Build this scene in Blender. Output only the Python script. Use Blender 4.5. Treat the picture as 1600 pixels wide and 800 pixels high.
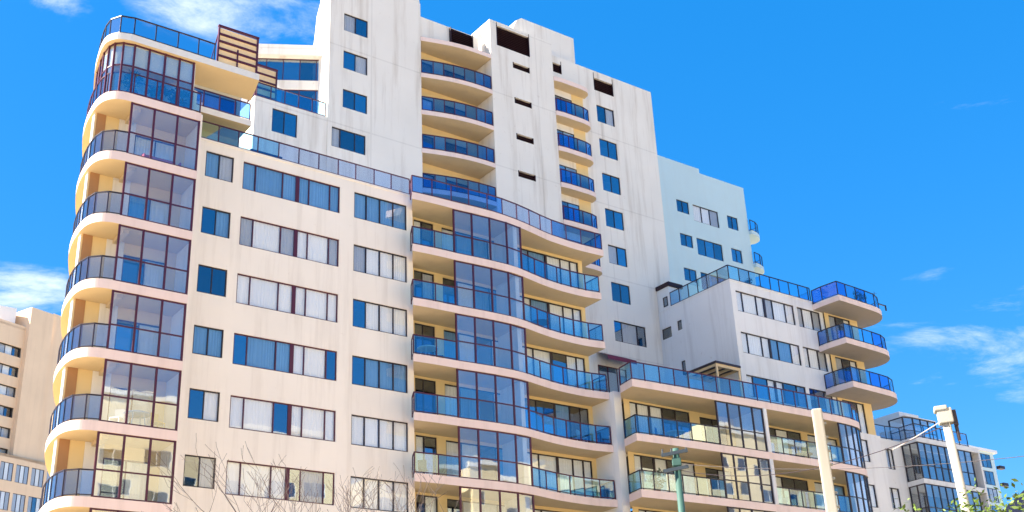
import bpy, bmesh, math, random
from mathutils import Vector, Matrix
random.seed(7)
for o in list(bpy.data.objects): bpy.data.objects.remove(o, do_unlink=True)
scene = bpy.context.scene
C = scene.collection
rad = math.radians

# ------------------------------------------------------------------ camera
FPX, YAW, PITCH, ROLL = 1855.98, rad(36.91), rad(23.98), rad(-2.65)
cam_d = bpy.data.cameras.new('camera'); cam = bpy.data.objects.new('camera', cam_d); C.objects.link(cam)
fwd = Vector((math.sin(YAW)*math.cos(PITCH), math.cos(YAW)*math.cos(PITCH), math.sin(PITCH)))
rgt = Vector((math.cos(YAW), -math.sin(YAW), 0)); upv = rgt.cross(fwd)
r2 = math.cos(ROLL)*rgt + math.sin(ROLL)*upv; u2 = -math.sin(ROLL)*rgt + math.cos(ROLL)*upv
cam.matrix_world = Matrix(((r2.x, u2.x, -fwd.x, 0), (r2.y, u2.y, -fwd.y, 0), (r2.z, u2.z, -fwd.z, 1.7), (0, 0, 0, 1)))
cam_d.sensor_width = 36.0; cam_d.lens = FPX/1600*36.0
cam_d.clip_start = 0.1; cam_d.clip_end = 3000
scene.camera = cam
scene.render.resolution_x, scene.render.resolution_y = 1024, 512

# ------------------------------------------------------------------ light
SUN_EL = rad(40); SUN_DIR = Vector((-0.90, 0.43, 0)).normalized()      # from the left, a little behind the building
sdir = Vector((SUN_DIR.x*math.cos(SUN_EL), SUN_DIR.y*math.cos(SUN_EL), math.sin(SUN_EL)))
sl = bpy.data.lights.new('sun', 'SUN'); sl.energy = 5.0; sl.angle = rad(0.5); sl.color = (1.0, 0.90, 0.76)
so_ = bpy.data.objects.new('sun', sl); C.objects.link(so_)
so_.rotation_euler = (-sdir).to_track_quat('-Z', 'Y').to_euler(); so_.location = (-60, 60, 90)
world = bpy.data.worlds.new('World'); scene.world = world; world.use_nodes = True
nt = world.node_tree; nt.nodes.clear()
def N(t, **kw):
    n = nt.nodes.new(t)
    for k, v in kw.items(): setattr(n, k, v)
    return n
out = N('ShaderNodeOutputWorld'); bg = N('ShaderNodeBackground'); sky = N('ShaderNodeTexSky', sky_type='NISHITA')
sky.sun_disc = False; sky.sun_elevation = SUN_EL; sky.sun_rotation = math.atan2(sdir.x, sdir.y)
sky.altitude = 50; sky.air_density = 1.0; sky.dust_density = 0.4; sky.ozone_density = 1.6
hs = N('ShaderNodeHueSaturation'); hs.inputs['Saturation'].default_value = 1.45; hs.inputs['Hue'].default_value = 0.504
nt.links.new(sky.outputs[0], hs.inputs['Color'])
tc = N('ShaderNodeTexCoord')
mp = N('ShaderNodeMapping'); mp.inputs['Scale'].default_value = (2.2, 2.2, 7.0); mp.inputs['Location'].default_value = (0.4, 0.15, 0.2)
nt.links.new(tc.outputs['Generated'], mp.inputs['Vector'])
no = N('ShaderNodeTexNoise'); no.inputs['Scale'].default_value = 3.0; no.inputs['Detail'].default_value = 9; no.inputs['Roughness'].default_value = 0.66
no.inputs['Distortion'].default_value = 0.35
nt.links.new(mp.outputs[0], no.inputs['Vector'])
# a few cloud banks (direction, angular radius, strength) on top of a thin scattered cover
def pix_dir(x, y): return (r2*((x-800)/FPX) + u2*(-(y-400)/FPX) + fwd).normalized()
banks = [(pix_dir(300, 0), 0.16, 0.34), (pix_dir(430, 40), 0.09, 0.22), (pix_dir(30, 452), 0.10, 0.36), (pix_dir(1500, 535), 0.20, 0.145),
         (pix_dir(1440, 435), 0.06, 0.18), (pix_dir(105, 5), 0.06, 0.3), (pix_dir(1590, 600), 0.12, 0.13)]
last = None
for d, r, s in banks:
    sc_ = N('ShaderNodeVectorMath', operation='MULTIPLY'); nt.links.new(tc.outputs['Generated'], sc_.inputs[0]); sc_.inputs[1].default_value = (1, 1, 2.4)
    vm = N('ShaderNodeVectorMath', operation='DISTANCE'); nt.links.new(sc_.outputs[0], vm.inputs[0]); vm.inputs[1].default_value = (d[0], d[1], d[2]*2.4)
    mr = N('ShaderNodeMapRange', interpolation_type='SMOOTHSTEP'); mr.inputs['From Min'].default_value = 0; mr.inputs['From Max'].default_value = r
    mr.inputs['To Min'].default_value = s; mr.inputs['To Max'].default_value = 0
    nt.links.new(vm.outputs['Value'], mr.inputs['Value'])
    if last is None: last = mr.outputs[0]
    else:
        a = N('ShaderNodeMath', operation='MAXIMUM'); nt.links.new(last, a.inputs[0]); nt.links.new(mr.outputs[0], a.inputs[1]); last = a.outputs[0]
ad = N('ShaderNodeMath', operation='ADD'); nt.links.new(no.outputs['Fac'], ad.inputs[0]); nt.links.new(last, ad.inputs[1])
cr = N('ShaderNodeMapRange', interpolation_type='SMOOTHSTEP'); cr.inputs['From Min'].default_value = 0.64; cr.inputs['From Max'].default_value = 1.0
cr.inputs['To Max'].default_value = 0.8
nt.links.new(ad.outputs[0], cr.inputs['Value'])
ev = N('ShaderNodeMixRGB'); ev.inputs['Fac'].default_value = 0.5; nt.links.new(hs.outputs[0], ev.inputs['Color1']); ev.inputs['Color2'].default_value = (0.06, 1.50, 4.3, 1)
mx = N('ShaderNodeMixRGB'); nt.links.new(cr.outputs[0], mx.inputs['Fac']); nt.links.new(ev.outputs[0], mx.inputs['Color1'])
mx.inputs['Color2'].default_value = (5.6, 5.9, 6.5, 1)
nt.links.new(mx.outputs[0], bg.inputs['Color']); bg.inputs['Strength'].default_value = 0.069
nt.links.new(bg.outputs[0], out.inputs['Surface'])
vs = scene.view_settings; vs.view_transform = 'Standard'; vs.look = 'None'; vs.gamma = 1.0; vs.exposure = 1.93
try: vs.use_curve_mapping = False
except Exception: pass
scene.render.engine = 'CYCLES'
scene.cycles.max_bounces = 10; scene.cycles.transparent_max_bounces = 16

# ------------------------------------------------------------------ materials
def new_mat(name):
    m = bpy.data.materials.new(name); m.use_nodes = True; t = m.node_tree; t.nodes.clear()
    return m, t
def lk(t, a, b): t.links.new(a, b)
def wall_mat(name, base, stain=(0.42, 0.36, 0.30), amount=0.35, joints=None, rough=0.88, spec=0.2, fine=26):
    m, t = new_mat(name); n = t.nodes.new
    o = n('ShaderNodeOutputMaterial'); p = n('ShaderNodeBsdfPrincipled'); lk(t, p.outputs[0], o.inputs[0])
    p.inputs['Roughness'].default_value = rough; p.inputs['Specular IOR Level'].default_value = spec
    g = n('ShaderNodeNewGeometry')
    a = n('ShaderNodeTexNoise'); a.inputs['Scale'].default_value = 0.35; a.inputs['Detail'].default_value = 6; lk(t, g.outputs['Position'], a.inputs['Vector'])
    mp = n('ShaderNodeMapping'); mp.inputs['Scale'].default_value = (1.6, 1.6, 0.11); lk(t, g.outputs['Position'], mp.inputs['Vector'])
    b = n('ShaderNodeTexNoise'); b.inputs['Scale'].default_value = 1.0; b.inputs['Detail'].default_value = 7; b.inputs['Roughness'].default_value = 0.65
    lk(t, mp.outputs[0], b.inputs['Vector'])
    f = n('ShaderNodeTexNoise'); f.inputs['Scale'].default_value = fine; f.inputs['Detail'].default_value = 4; lk(t, g.outputs['Position'], f.inputs['Vector'])
    mr = n('ShaderNodeMapRange', ); mr.inputs['From Min'].default_value = 0.5; mr.inputs['From Max'].default_value = 0.78; mr.inputs['To Max'].default_value = amount
    lk(t, b.outputs['Fac'], mr.inputs['Value'])
    c1 = n('ShaderNodeMixRGB'); c1.inputs['Color1'].default_value = (*[v*0.90 for v in base], 1); c1.inputs['Color2'].default_value = (*[min(1, v*1.07) for v in base], 1)
    lk(t, a.outputs['Fac'], c1.inputs['Fac'])
    c2 = n('ShaderNodeMixRGB'); lk(t, mr.outputs[0], c2.inputs['Fac']); lk(t, c1.outputs[0], c2.inputs['Color1']); c2.inputs['Color2'].default_value = (*stain, 1)
    col = c2.outputs[0]
    if joints:
        jx, jz, ox, oz = joints
        cmb = n('ShaderNodeSeparateXYZ'); lk(t, g.outputs['Position'], cmb.inputs[0])
        acc = None
        for ax, per, off in ((0, jx, ox), (2, jz, oz)):
            s = n('ShaderNodeMath'); s.operation = 'SUBTRACT'; lk(t, cmb.outputs[ax], s.inputs[0]); s.inputs[1].default_value = off
            d = n('ShaderNodeMath'); d.operation = 'PINGPONG'; lk(t, s.outputs[0], d.inputs[0]); d.inputs[1].default_value = per/2
            l = n('ShaderNodeMapRange'); l.inputs['From Min'].default_value = 0.015; l.inputs['From Max'].default_value = 0.07; l.inputs['To Min'].default_value = 0.32; l.inputs['To Max'].default_value = 0
            lk(t, d.outputs[0], l.inputs['Value'])
            if acc is None: acc = l.outputs[0]
            else:
                mm = n('ShaderNodeMath'); mm.operation = 'MAXIMUM'; lk(t, acc, mm.inputs[0]); lk(t, l.outputs[0], mm.inputs[1]); acc = mm.outputs[0]
        br = n('ShaderNodeMath'); br.operation = 'MULTIPLY'; lk(t, acc, br.inputs[0]); lk(t, b.outputs['Fac'], br.inputs[1])
        c3 = n('ShaderNodeMixRGB'); lk(t, br.outputs[0], c3.inputs['Fac']); lk(t, col, c3.inputs['Color1']); c3.inputs['Color2'].default_value = (*[v*0.45 for v in stain], 1)
        col = c3.outputs[0]
    sp = n('ShaderNodeTexNoise'); sp.inputs['Scale'].default_value = 2.3; sp.inputs['Detail'].default_value = 9; sp.inputs['Roughness'].default_value = 0.75; lk(t, g.outputs['Position'], sp.inputs['Vector'])
    sr = n('ShaderNodeMapRange'); sr.inputs['From Min'].default_value = 0.62; sr.inputs['From Max'].default_value = 0.76; sr.inputs['To Max'].default_value = amount*1.1; lk(t, sp.outputs['Fac'], sr.inputs['Value'])
    c4 = n('ShaderNodeMixRGB'); lk(t, sr.outputs[0], c4.inputs['Fac']); lk(t, col, c4.inputs['Color1']); c4.inputs['Color2'].default_value = (stain[0]*0.85, stain[1]*0.72, stain[2]*0.6, 1); col = c4.outputs[0]
    lk(t, col, p.inputs['Base Color'])
    bp = n('ShaderNodeBump'); bp.inputs['Strength'].default_value = 0.25; bp.inputs['Distance'].default_value = 0.02
    lk(t, f.outputs['Fac'], bp.inputs['Height']); lk(t, bp.outputs[0], p.inputs['Normal'])
    return m
def flat_mat(name, base, rough=0.6, metal=0.0, spec=0.4, var=0.12):
    m, t = new_mat(name); n = t.nodes.new
    o = n('ShaderNodeOutputMaterial'); p = n('ShaderNodeBsdfPrincipled'); lk(t, p.outputs[0], o.inputs[0])
    p.inputs['Roughness'].default_value = rough; p.inputs['Metallic'].default_value = metal; p.inputs['Specular IOR Level'].default_value = spec
    g = n('ShaderNodeNewGeometry'); a = n('ShaderNodeTexNoise'); a.inputs['Scale'].default_value = 3.0; a.inputs['Detail'].default_value = 5
    lk(t, g.outputs['Position'], a.inputs['Vector'])
    oi = n('ShaderNodeObjectInfo'); s = n('ShaderNodeMath'); s.operation = 'ADD'; lk(t, a.outputs['Fac'], s.inputs[0]); lk(t, oi.outputs['Random'], s.inputs[1])
    h = n('ShaderNodeMath'); h.operation = 'MULTIPLY'; lk(t, s.outputs[0], h.inputs[0]); h.inputs[1].default_value = 0.5
    c = n('ShaderNodeMixRGB'); lk(t, h.outputs[0], c.inputs['Fac'])
    c.inputs['Color1'].default_value = (*[v*(1-var) for v in base], 1); c.inputs['Color2'].default_value = (*[min(1, v*(1+var)) for v in base], 1)
    lk(t, c.outputs[0], p.inputs['Base Color'])
    return m
def glass_mat(name, tint, refl, wob=0.02, gcol=(0.92, 0.96, 1.0), tvar=0.25):
    m, t = new_mat(name); n = t.nodes.new
    o = n('ShaderNodeOutputMaterial'); mix = n('ShaderNodeMixShader'); tr = n('ShaderNodeBsdfTransparent'); gl = n('ShaderNodeBsdfGlossy')
    lk(t, mix.outputs[0], o.inputs[0]); lk(t, tr.outputs[0], mix.inputs[1]); lk(t, gl.outputs[0], mix.inputs[2])
    gl.inputs['Roughness'].default_value = 0.015; gl.inputs['Color'].default_value = (*gcol, 1)
    lw = n('ShaderNodeLayerWeight'); lw.inputs['Blend'].default_value = 0.5
    fr = n('ShaderNodeMath'); fr.operation = 'POWER'; lk(t, lw.outputs['Facing'], fr.inputs[0]); fr.inputs[1].default_value = 4.5
    oi = n('ShaderNodeObjectInfo')
    rr = n('ShaderNodeMapRange'); lk(t, oi.outputs['Random'], rr.inputs['Value']); rr.inputs['To Min'].default_value = refl*0.75; rr.inputs['To Max'].default_value = min(0.95, refl*1.25)
    mr = n('ShaderNodeMapRange'); lk(t, fr.outputs[0], mr.inputs['Value']); lk(t, rr.outputs[0], mr.inputs['To Min']); mr.inputs['To Max'].default_value = 1.0
    lk(t, mr.outputs[0], mix.inputs[0])
    tm = n('ShaderNodeMixRGB'); lk(t, oi.outputs['Random'], tm.inputs['Fac'])
    tm.inputs['Color1'].default_value = (*[v*(1-tvar) for v in tint], 1); tm.inputs['Color2'].default_value = (*[min(1, v*(1+tvar)) for v in tint], 1)
    lk(t, tm.outputs[0], tr.inputs['Color'])
    g = n('ShaderNodeNewGeometry'); a = n('ShaderNodeTexNoise'); a.inputs['Scale'].default_value = 0.9; a.inputs['Detail'].default_value = 2
    off = n('ShaderNodeVectorMath'); off.operation = 'ADD'; lk(t, g.outputs['Position'], off.inputs[0]); lk(t, oi.outputs['Random'], off.inputs[1]); lk(t, off.outputs[0], a.inputs['Vector'])
    bp = n('ShaderNodeBump'); bp.inputs['Strength'].default_value = 1.0; bp.inputs['Distance'].default_value = wob
    lk(t, a.outputs['Fac'], bp.inputs['Height']); lk(t, bp.outputs[0], gl.inputs['Normal'])
    return m
M = {}
M['cream'] = wall_mat('cream_render', (0.90, 0.82, 0.715), (0.52, 0.43, 0.34), 0.42)
M['white'] = wall_mat('white_render', (0.81, 0.765, 0.69), (0.42, 0.34, 0.26), 0.60, joints=(6.4, 5.64, 31.68, 33.2))
M['grey'] = wall_mat('pale_grey_render', (0.79, 0.78, 0.76), (0.46, 0.42, 0.39), 0.45)
M['fascia'] = wall_mat('pink_fascia_paint', (0.84, 0.66, 0.585), (0.50, 0.36, 0.30), 0.35)
M['soffit'] = wall_mat('tan_soffit', (0.62, 0.49, 0.31), (0.45, 0.36, 0.25), 0.35)  # darker soffit tone, for the middle, right and tower slabs
M['soffit_gold'] = wall_mat('golden_soffit', (0.70, 0.53, 0.29), (0.58, 0.43, 0.24), 0.3)  # brighter, yellower soffit tone, for the left stack and penthouse
M['soffit_shaded'] = wall_mat('shaded_soffit', (0.40, 0.34, 0.28), (0.28, 0.24, 0.2), 0.35)  # underside of the round balconies, with their shade put into the colour
M['floor_tile'] = flat_mat('balcony_floor_tile', (0.30, 0.26, 0.22), 0.7)
M['yellow'] = wall_mat('yellow_render', (0.80, 0.60, 0.30), (0.60, 0.44, 0.24), 0.25)
M['brown'] = wall_mat('brown_render', (0.42, 0.22, 0.10), (0.3, 0.16, 0.08), 0.3)
M['roofband'] = wall_mat('roof_band_paint', (0.72, 0.70, 0.66), (0.5, 0.48, 0.44), 0.3)
M['room'] = flat_mat('room_dark', (0.10, 0.09, 0.08), 0.9, var=0.4)
M['maroon'] = flat_mat('maroon_aluminium', (0.075, 0.012, 0.03), 0.4, var=0.2)
M['charcoal'] = flat_mat('charcoal_aluminium', (0.030, 0.020, 0.026), 0.4, var=0.2)
M['louvre'] = flat_mat('dark_maroon_louvre', (0.022, 0.006, 0.012), 0.6)
M['awning'] = flat_mat('plum_awning', (0.16, 0.03, 0.07), 0.8)
M['curtain_w'] = flat_mat('white_curtain', (0.84, 0.84, 0.82), 0.9, spec=0.1, var=0.06)
M['curtain_g'] = flat_mat('grey_curtain', (0.45, 0.47, 0.50), 0.9, spec=0.1)
M['curtain_b'] = flat_mat('curtain_blue_reflection', (0.16, 0.33, 0.55), 0.9, spec=0.1)  # white curtain with the blue reflection in the glass put into its colour
M['pane'] = glass_mat('window_glass', (0.985, 0.992, 0.996), 0.055, 0.0012, tvar=0.004)
M['pane_dark'] = glass_mat('window_glass_dark', (0.60, 0.72, 0.82), 0.24, 0.0015)
M['glaze'] = glass_mat('winter_garden_glass', (0.92, 0.96, 0.99), 0.17, 0.0015, tvar=0.01)
M['rail'] = glass_mat('blue_rail_glass', (0.62, 0.84, 0.99), 0.15, 0.0012, tvar=0.10)
M['rail_deep'] = glass_mat('deep_blue_rail_glass', (0.40, 0.62, 0.92), 0.11, 0.0012, tvar=0.05)
M['rail_clear'] = glass_mat('pale_rail_glass', (0.82, 0.85, 0.89), 0.13, 0.0012, tvar=0.05)
M['white_paint'] = flat_mat('white_paint', (0.80, 0.79, 0.76), 0.5)
M['timber'] = flat_mat('pale_timber', (0.80, 0.58, 0.32), 0.7, var=0.2)
M['green_wall'] = wall_mat('pale_green_render', (0.56, 0.71, 0.73), (0.5, 0.56, 0.54), 0.2)
M['tan'] = wall_mat('tan_render', (0.80, 0.60, 0.41), (0.5, 0.34, 0.22), 0.25)
M['oppo'] = wall_mat('sunlit_cream_render', (0.86, 0.72, 0.46), (0.55, 0.42, 0.26), 0.2)

# ------------------------------------------------------------------ helpers
BASE = {}
def empty(name, loc, label, cat, group=None):
    o = bpy.data.objects.new(name, None); C.objects.link(o); o.location = loc; o.empty_display_size = 0.5
    o['label'] = label; o['category'] = cat
    if group: o['group'] = group
    return o
def tag(o, label, cat, group=None):
    o['label'] = label; o['category'] = cat
    if group: o['group'] = group
    return o
CACHE = {}
class MB:
    def __init__(s): s.v = []; s.f = []; s.m = []
    def quad(s, pts, mi=0):
        i = len(s.v); s.v += [tuple(p) for p in pts]; s.f.append(tuple(range(i, i+len(pts)))); s.m.append(mi)
    def box(s, x0, y0, z0, x1, y1, z1, mi=0):
        i = len(s.v)
        s.v += [(x0,y0,z0),(x1,y0,z0),(x1,y1,z0),(x0,y1,z0),(x0,y0,z1),(x1,y0,z1),(x1,y1,z1),(x0,y1,z1)]
        for q in ((0,3,2,1),(4,5,6,7),(0,1,5,4),(1,2,6,5),(2,3,7,6),(3,0,4,7)): s.f.append(tuple(i+k for k in q)); s.m.append(mi)
    def bar(s, a, b, w, h, mi=0):
        """upright rectangular bar between two points"""
        a = Vector(a); b = Vector(b); d = (b-a).normalized()
        side = d.cross(Vector((0,0,1)))
        if side.length < 1e-4: side = Vector((1,0,0))
        side.normalize(); up = side.cross(d).normalized()
        i = len(s.v)
        for p in (a, b):
            for k1, k2 in ((-1,-1),(1,-1),(1,1),(-1,1)): s.v.append(tuple(p + side*(w/2*k1) + up*(h/2*k2)))
        for q in ((0,1,2,3),(7,6,5,4),(0,4,5,1),(1,5,6,2),(2,6,7,3),(3,7,4,0)): s.f.append(tuple(i+k for k in q)); s.m.append(mi)
    def tube(s, a, b, r0, r1, n=8, mi=0, cap=True):
        a = Vector(a); b = Vector(b); d = (b-a).normalized()
        x = d.orthogonal().normalized(); y = d.cross(x)
        i = len(s.v)
        for p, r in ((a, r0), (b, r1)):
            for k in range(n):
                t = 2*math.pi*k/n; s.v.append(tuple(p + x*(r*math.cos(t)) + y*(r*math.sin(t))))
        for k in range(n):
            s.f.append((i+k, i+(k+1) % n, i+n+(k+1) % n, i+n+k)); s.m.append(mi)
        if cap:
            s.f.append(tuple(i+k for k in reversed(range(n)))); s.m.append(mi)
            s.f.append(tuple(i+n+k for k in range(n))); s.m.append(mi)
    def prism(s, poly, z0, z1, ms=0, mt=0, mb=0):
        n = len(poly); ar = sum(poly[k][0]*poly[(k+1) % n][1]-poly[(k+1) % n][0]*poly[k][1] for k in range(n))
        if ar < 0: poly = poly[::-1]
        s.quad([(x, y, z1) for x, y in poly], mt); s.quad([(x, y, z0) for x, y in reversed(poly)], mb)
        for k in range(n):
            (xa, ya), (xb, yb) = poly[k], poly[(k+1) % n]
            s.quad([(xa,ya,z0),(xb,yb,z0),(xb,yb,z1),(xa,ya,z1)], ms)
    def mesh(s, name, mats):
        me = bpy.data.meshes.new(name); me.from_pydata(s.v, [], s.f)
        for m in mats: me.materials.append(m)
        if any(s.m): me.polygons.foreach_set('material_index', s.m)
        me.update(); return me
def add(name, me, parent=None, loc=(0,0,0), rz=0.0):
    o = bpy.data.objects.new(name, me); C.objects.link(o); o.parent = parent; o.location = loc
    if rz: o.rotation_euler = (0, 0, rz)
    return o
def smooth(me):
    me.polygons.foreach_set('use_smooth', [True]*len(me.polygons)); return me
def bevel(me, w=0.02, seg=1):
    bm = bmesh.new(); bm.from_mesh(me); bmesh.ops.remove_doubles(bm, verts=bm.verts, dist=1e-5)
    bmesh.ops.bevel(bm, geom=[e for e in bm.edges if e.calc_face_angle(0) > 0.6], offset=w, segments=seg, profile=0.6, affect='EDGES', clamp_overlap=True)
    bm.to_mesh(me); bm.free(); return me
def box_mesh(sx, sy, sz, mat):
    k = ('box', round(sx, 3), round(sy, 3), round(sz, 3), mat)
    if k not in CACHE:
        b = MB(); b.box(0, -sy/2, 0, sx, sy/2, sz); CACHE[k] = b.mesh('box', [M[mat]])
    return CACHE[k]

def wall(name, parent, P0, P1, z0, z1, holes=(), mat='cream', room='room', base=(0,0,0), top=None):
    """upright wall sheet from P0 to P1 (outside on the right hand), with real recesses; holes = (u0, u1, z0, z1, depth)"""
    P0 = Vector((P0[0], P0[1], 0)); P1 = Vector((P1[0], P1[1], 0)); d = (P1-P0); L = d.length; d.normalize(); n = Vector((d.y, -d.x, 0)); B = Vector(base)
    us = sorted({0.0, L, *[h[0] for h in holes], *[h[1] for h in holes]}); zs = sorted({z0, z1, *[h[2] for h in holes], *[h[3] for h in holes]})
    us = [u for u in us if 0 <= u <= L]; zs = [z for z in zs if z0 <= z <= z1]
    b = MB()
    def pt(u, z, dep=0): q = P0 + d*u - n*dep - B; return (q.x, q.y, z-B.z)
    for i in range(len(us)-1):
        run = None
        for j in range(len(zs)-1):
            uc = (us[i]+us[i+1])/2; zc = (zs[j]+zs[j+1])/2
            hole = any(h[0] < uc < h[1] and h[2] < zc < h[3] for h in holes)
            if not hole:
                if run is None: run = zs[j]
            if run is not None and (hole or j == len(zs)-2):
                ze = zs[j] if hole else zs[j+1]
                b.quad([pt(us[i], run), pt(us[i+1], run), pt(us[i+1], ze), pt(us[i], ze)]); run = None
    for h in holes:
        u0, u1, a, c, dep = h[:5]; rv = min(0.16, dep)
        for q in (((u0,a),(u0,c)), ((u1,c),(u1,a)), ((u0,c),(u1,c)), ((u1,a),(u0,a))):
            (ua, za), (ub, zb) = q
            b.quad([pt(ua, za), pt(ub, zb), pt(ub, zb, rv), pt(ua, za, rv)])
            if dep > rv: b.quad([pt(ua, za, rv), pt(ub, zb, rv), pt(ub, zb, dep), pt(ua, za, dep)], 1)
        b.quad([pt(u0, a, dep), pt(u1, a, dep), pt(u1, c, dep), pt(u0, c, dep)], 1)
    return add(name, b.mesh(name, [M[mat], M[room]]), parent)

def curtain_mesh(w, h, mat):
    k = ('cur', round(w, 2), round(h, 2), mat, random.randint(0, 2))
    if k not in CACHE:
        b = MB(); n = max(6, int(w/0.035)); ph = random.random()*6; pts = []
        for i in range(n+1):
            x = w*i/n; pts.append((x, 0.010*math.sin(x*38+ph+2.6*math.sin(x*5.3+ph))+0.005*math.sin(x*83+2*ph)))
        for i in range(n):
            (xa, ya), (xb, yb) = pts[i], pts[i+1]
            b.quad([(xa, ya, 0), (xb, yb, 0), (xb, yb, h), (xa, ya, h)])
        CACHE[k] = smooth(b.mesh('curtain', [M[mat]]))
    return CACHE[k]

def window(parent, base, O, d, w, z0, z1, divs=(), frame='charcoal', glass='pane', codes='', fw=0.055, thick=None, transom=None, sill=False, inset=0.085, name='window'):
    """O = (x, y) of the left end on the wall face, d = unit direction along the wall; divs = metres from the left; codes = one letter a pane"""
    rz = math.atan2(d[1], d[0]); h = z1-z0
    key = ('win', round(w, 2), round(h, 2), tuple(round(x, 2) for x in divs), frame, fw, thick, transom, inset)
    if key not in CACHE:
        b = MB(); y0, y1 = inset-0.03, inset+0.03
        b.box(0, y0, 0, w, y1, fw); b.box(0, y0, h-fw, w, y1, h); b.box(0, y0, fw, fw, y1, h-fw); b.box(w-fw, y0, fw, w, y1, h-fw)
        for x in divs:
            t = fw*0.9
            if thick is not None and abs(x-thick[0]) < 1e-3: t = thick[1]
            b.box(x-t/2, y0-0.004, fw, x+t/2, y1+0.004, h-fw)
        if transom: b.box(fw, y0+0.003, transom-0.022, w-fw, y1-0.003, transom+0.022)
        CACHE[key] = b.mesh('window', [M[frame]])
    o = add(name, CACHE[key], parent, (O[0]-base[0], O[1]-base[1], z0-base[2]), rz)
    xs = [0, *divs, w]
    for i in range(len(xs)-1):
        a, c = xs[i]+fw*0.45, xs[i+1]-fw*0.45
        if c-a < 0.05: continue
        cd = codes[i] if i < len(codes) else 'd'
        g = glass if cd in 'wgb' else ('pane_dark' if glass == 'pane' else glass)
        p = add('pane', box_mesh(round(c-a, 2), 0.012, round(h-fw*1.2, 2), g), o, (a, inset, fw*0.6))
        p.rotation_euler = (rad(random.uniform(-0.25, 0.25)), 0, rad(random.uniform(-0.35, 0.35)))
        if cd in 'wgb':
            add('curtain', curtain_mesh(c-a, h-0.06, {'w': 'curtain_w', 'g': 'curtain_g', 'b': 'curtain_b'}[cd]), o, (a, inset+0.065, 0.03))
    if sill:
        add('sill', box_mesh(round(w+0.16, 2), 0.14, 0.06, sill), o, (-0.08, -0.02, -0.062))
    return o

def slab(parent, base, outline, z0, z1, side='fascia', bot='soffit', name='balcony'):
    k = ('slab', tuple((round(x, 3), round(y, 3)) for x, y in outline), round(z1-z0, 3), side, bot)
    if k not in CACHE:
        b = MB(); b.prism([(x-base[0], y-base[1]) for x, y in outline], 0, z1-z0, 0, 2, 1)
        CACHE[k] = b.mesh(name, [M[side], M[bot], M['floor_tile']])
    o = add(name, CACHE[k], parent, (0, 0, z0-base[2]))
    return o

def railing(parent, base, posts, h=1.05, z=0.0, frame='maroon', glass='rail', codes=None, pw=0.05):
    """posts = list of (x, y) along the edge; parent sits at the slab underside; z = height of the slab top over it"""
    b = MB(); P = [Vector((x-base[0], y-base[1], 0)) for x, y in posts]
    for p in P: b.box(p.x-pw/2, p.y-pw/2, z, p.x+pw/2, p.y+pw/2, z+h-0.03)
    for p, q in zip(P, P[1:]):
        b.bar(p+Vector((0,0,z+h)), q+Vector((0,0,z+h)), 0.065, 0.05)
        b.bar(p+Vector((0,0,z+0.09)), q+Vector((0,0,z+0.09)), 0.035, 0.035)
    add('railing', b.mesh('railing', [M[frame]]), parent)
    for i, (p, q) in enumerate(zip(P, P[1:])):
        d = q-p; L = d.length-pw-0.01; dn = d.normalized(); s = p+dn*(pw/2+0.005)
        g = codes[i] if codes else glass
        o = add('glass_panel', box_mesh(round(L, 2), 0.012, round(h-0.15, 2), g), parent, (s.x, s.y, z+0.11), math.atan2(d.y, d.x))
        o.rotation_euler[0] = rad(random.uniform(-0.3, 0.3)); o.rotation_euler[2] += rad(random.uniform(-0.3, 0.3))

def glazing(parent, base, posts, z0, z1, zt, frame='maroon', glass='glaze', pw=0.085):
    """storey-high glass enclosure on a balcony edge: upper and lower panes between the posts (heights are relative to the balcony)"""
    b = MB(); P = [Vector((x-base[0], y-base[1], 0)) for x, y in posts]
    for p in P: b.box(p.x-pw/2, p.y-pw/2, z0, p.x+pw/2, p.y+pw/2, z1)
    for p, q in zip(P, P[1:]):
        for zz, hh in ((z0+0.035, 0.06), (zt, 0.06), (z1-0.035, 0.065)):
            b.bar(p+Vector((0,0,zz)), q+Vector((0,0,zz)), 0.055, hh)
    add('glazing_frame', b.mesh('glazing_frame', [M[frame]]), parent)
    for p, q in zip(P, P[1:]):
        d = q-p; L = d.length-pw; dn = d.normalized(); s = p+dn*(pw/2)
        for a, c in ((z0+0.06, zt-0.03), (zt+0.03, z1-0.06)):
            o = add('pane', box_mesh(round(L, 2), 0.012, round(c-a, 2), glass), parent, (s.x, s.y, a), math.atan2(d.y, d.x))
            o.rotation_euler[0] = rad(random.uniform(-0.25, 0.25)); o.rotation_euler[2] += rad(random.uniform(-0.3, 0.3))

def resample(path, step, start=0.0):
    """points every `step` metres along a polyline"""
    pts = [Vector((x, y)) for x, y in path]; out = [tuple(pts[0])]; need = step-start; acc = 0
    for a, b in zip(pts, pts[1:]):
        L = (b-a).length; pos = 0
        while pos+need <= L:
            pos += need; out.append(tuple(a+(b-a)*(pos/L))); need = step
        need -= (L-pos)
    if (Vector(out[-1])-pts[-1]).length > step*0.4: out.append(tuple(pts[-1]))
    else: out[-1] = tuple(pts[-1])
    return out
def on_path(path, x):
    """y of a left-to-right polyline at x"""
    for (xa, ya), (xb, yb) in zip(path, path[1:]):
        if xa <= x <= xb: return ya+(yb-ya)*(x-xa)/(xb-xa)
    return path[0][1] if x < path[0][0] else path[-1][1]
def inset_path(path, dy): return [(x, y+dy) for x, y in path]
def smooth_path(path, n=4):
    """Catmull-Rom through the points"""
    P = [Vector(p) for p in path]; P = [P[0]*2-P[1]]+P+[P[-1]*2-P[-2]]; o = []
    for i in range(1, len(P)-2):
        for k in range(n):
            t = k/n; a, b, c, d = P[i-1:i+3]
            o.append(tuple(0.5*((2*b)+(c-a)*t+(2*a-5*b+4*c-d)*t*t+(3*b-a-3*c+d)*t**3)))
    o.append(tuple(P[-2])); return o

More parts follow.
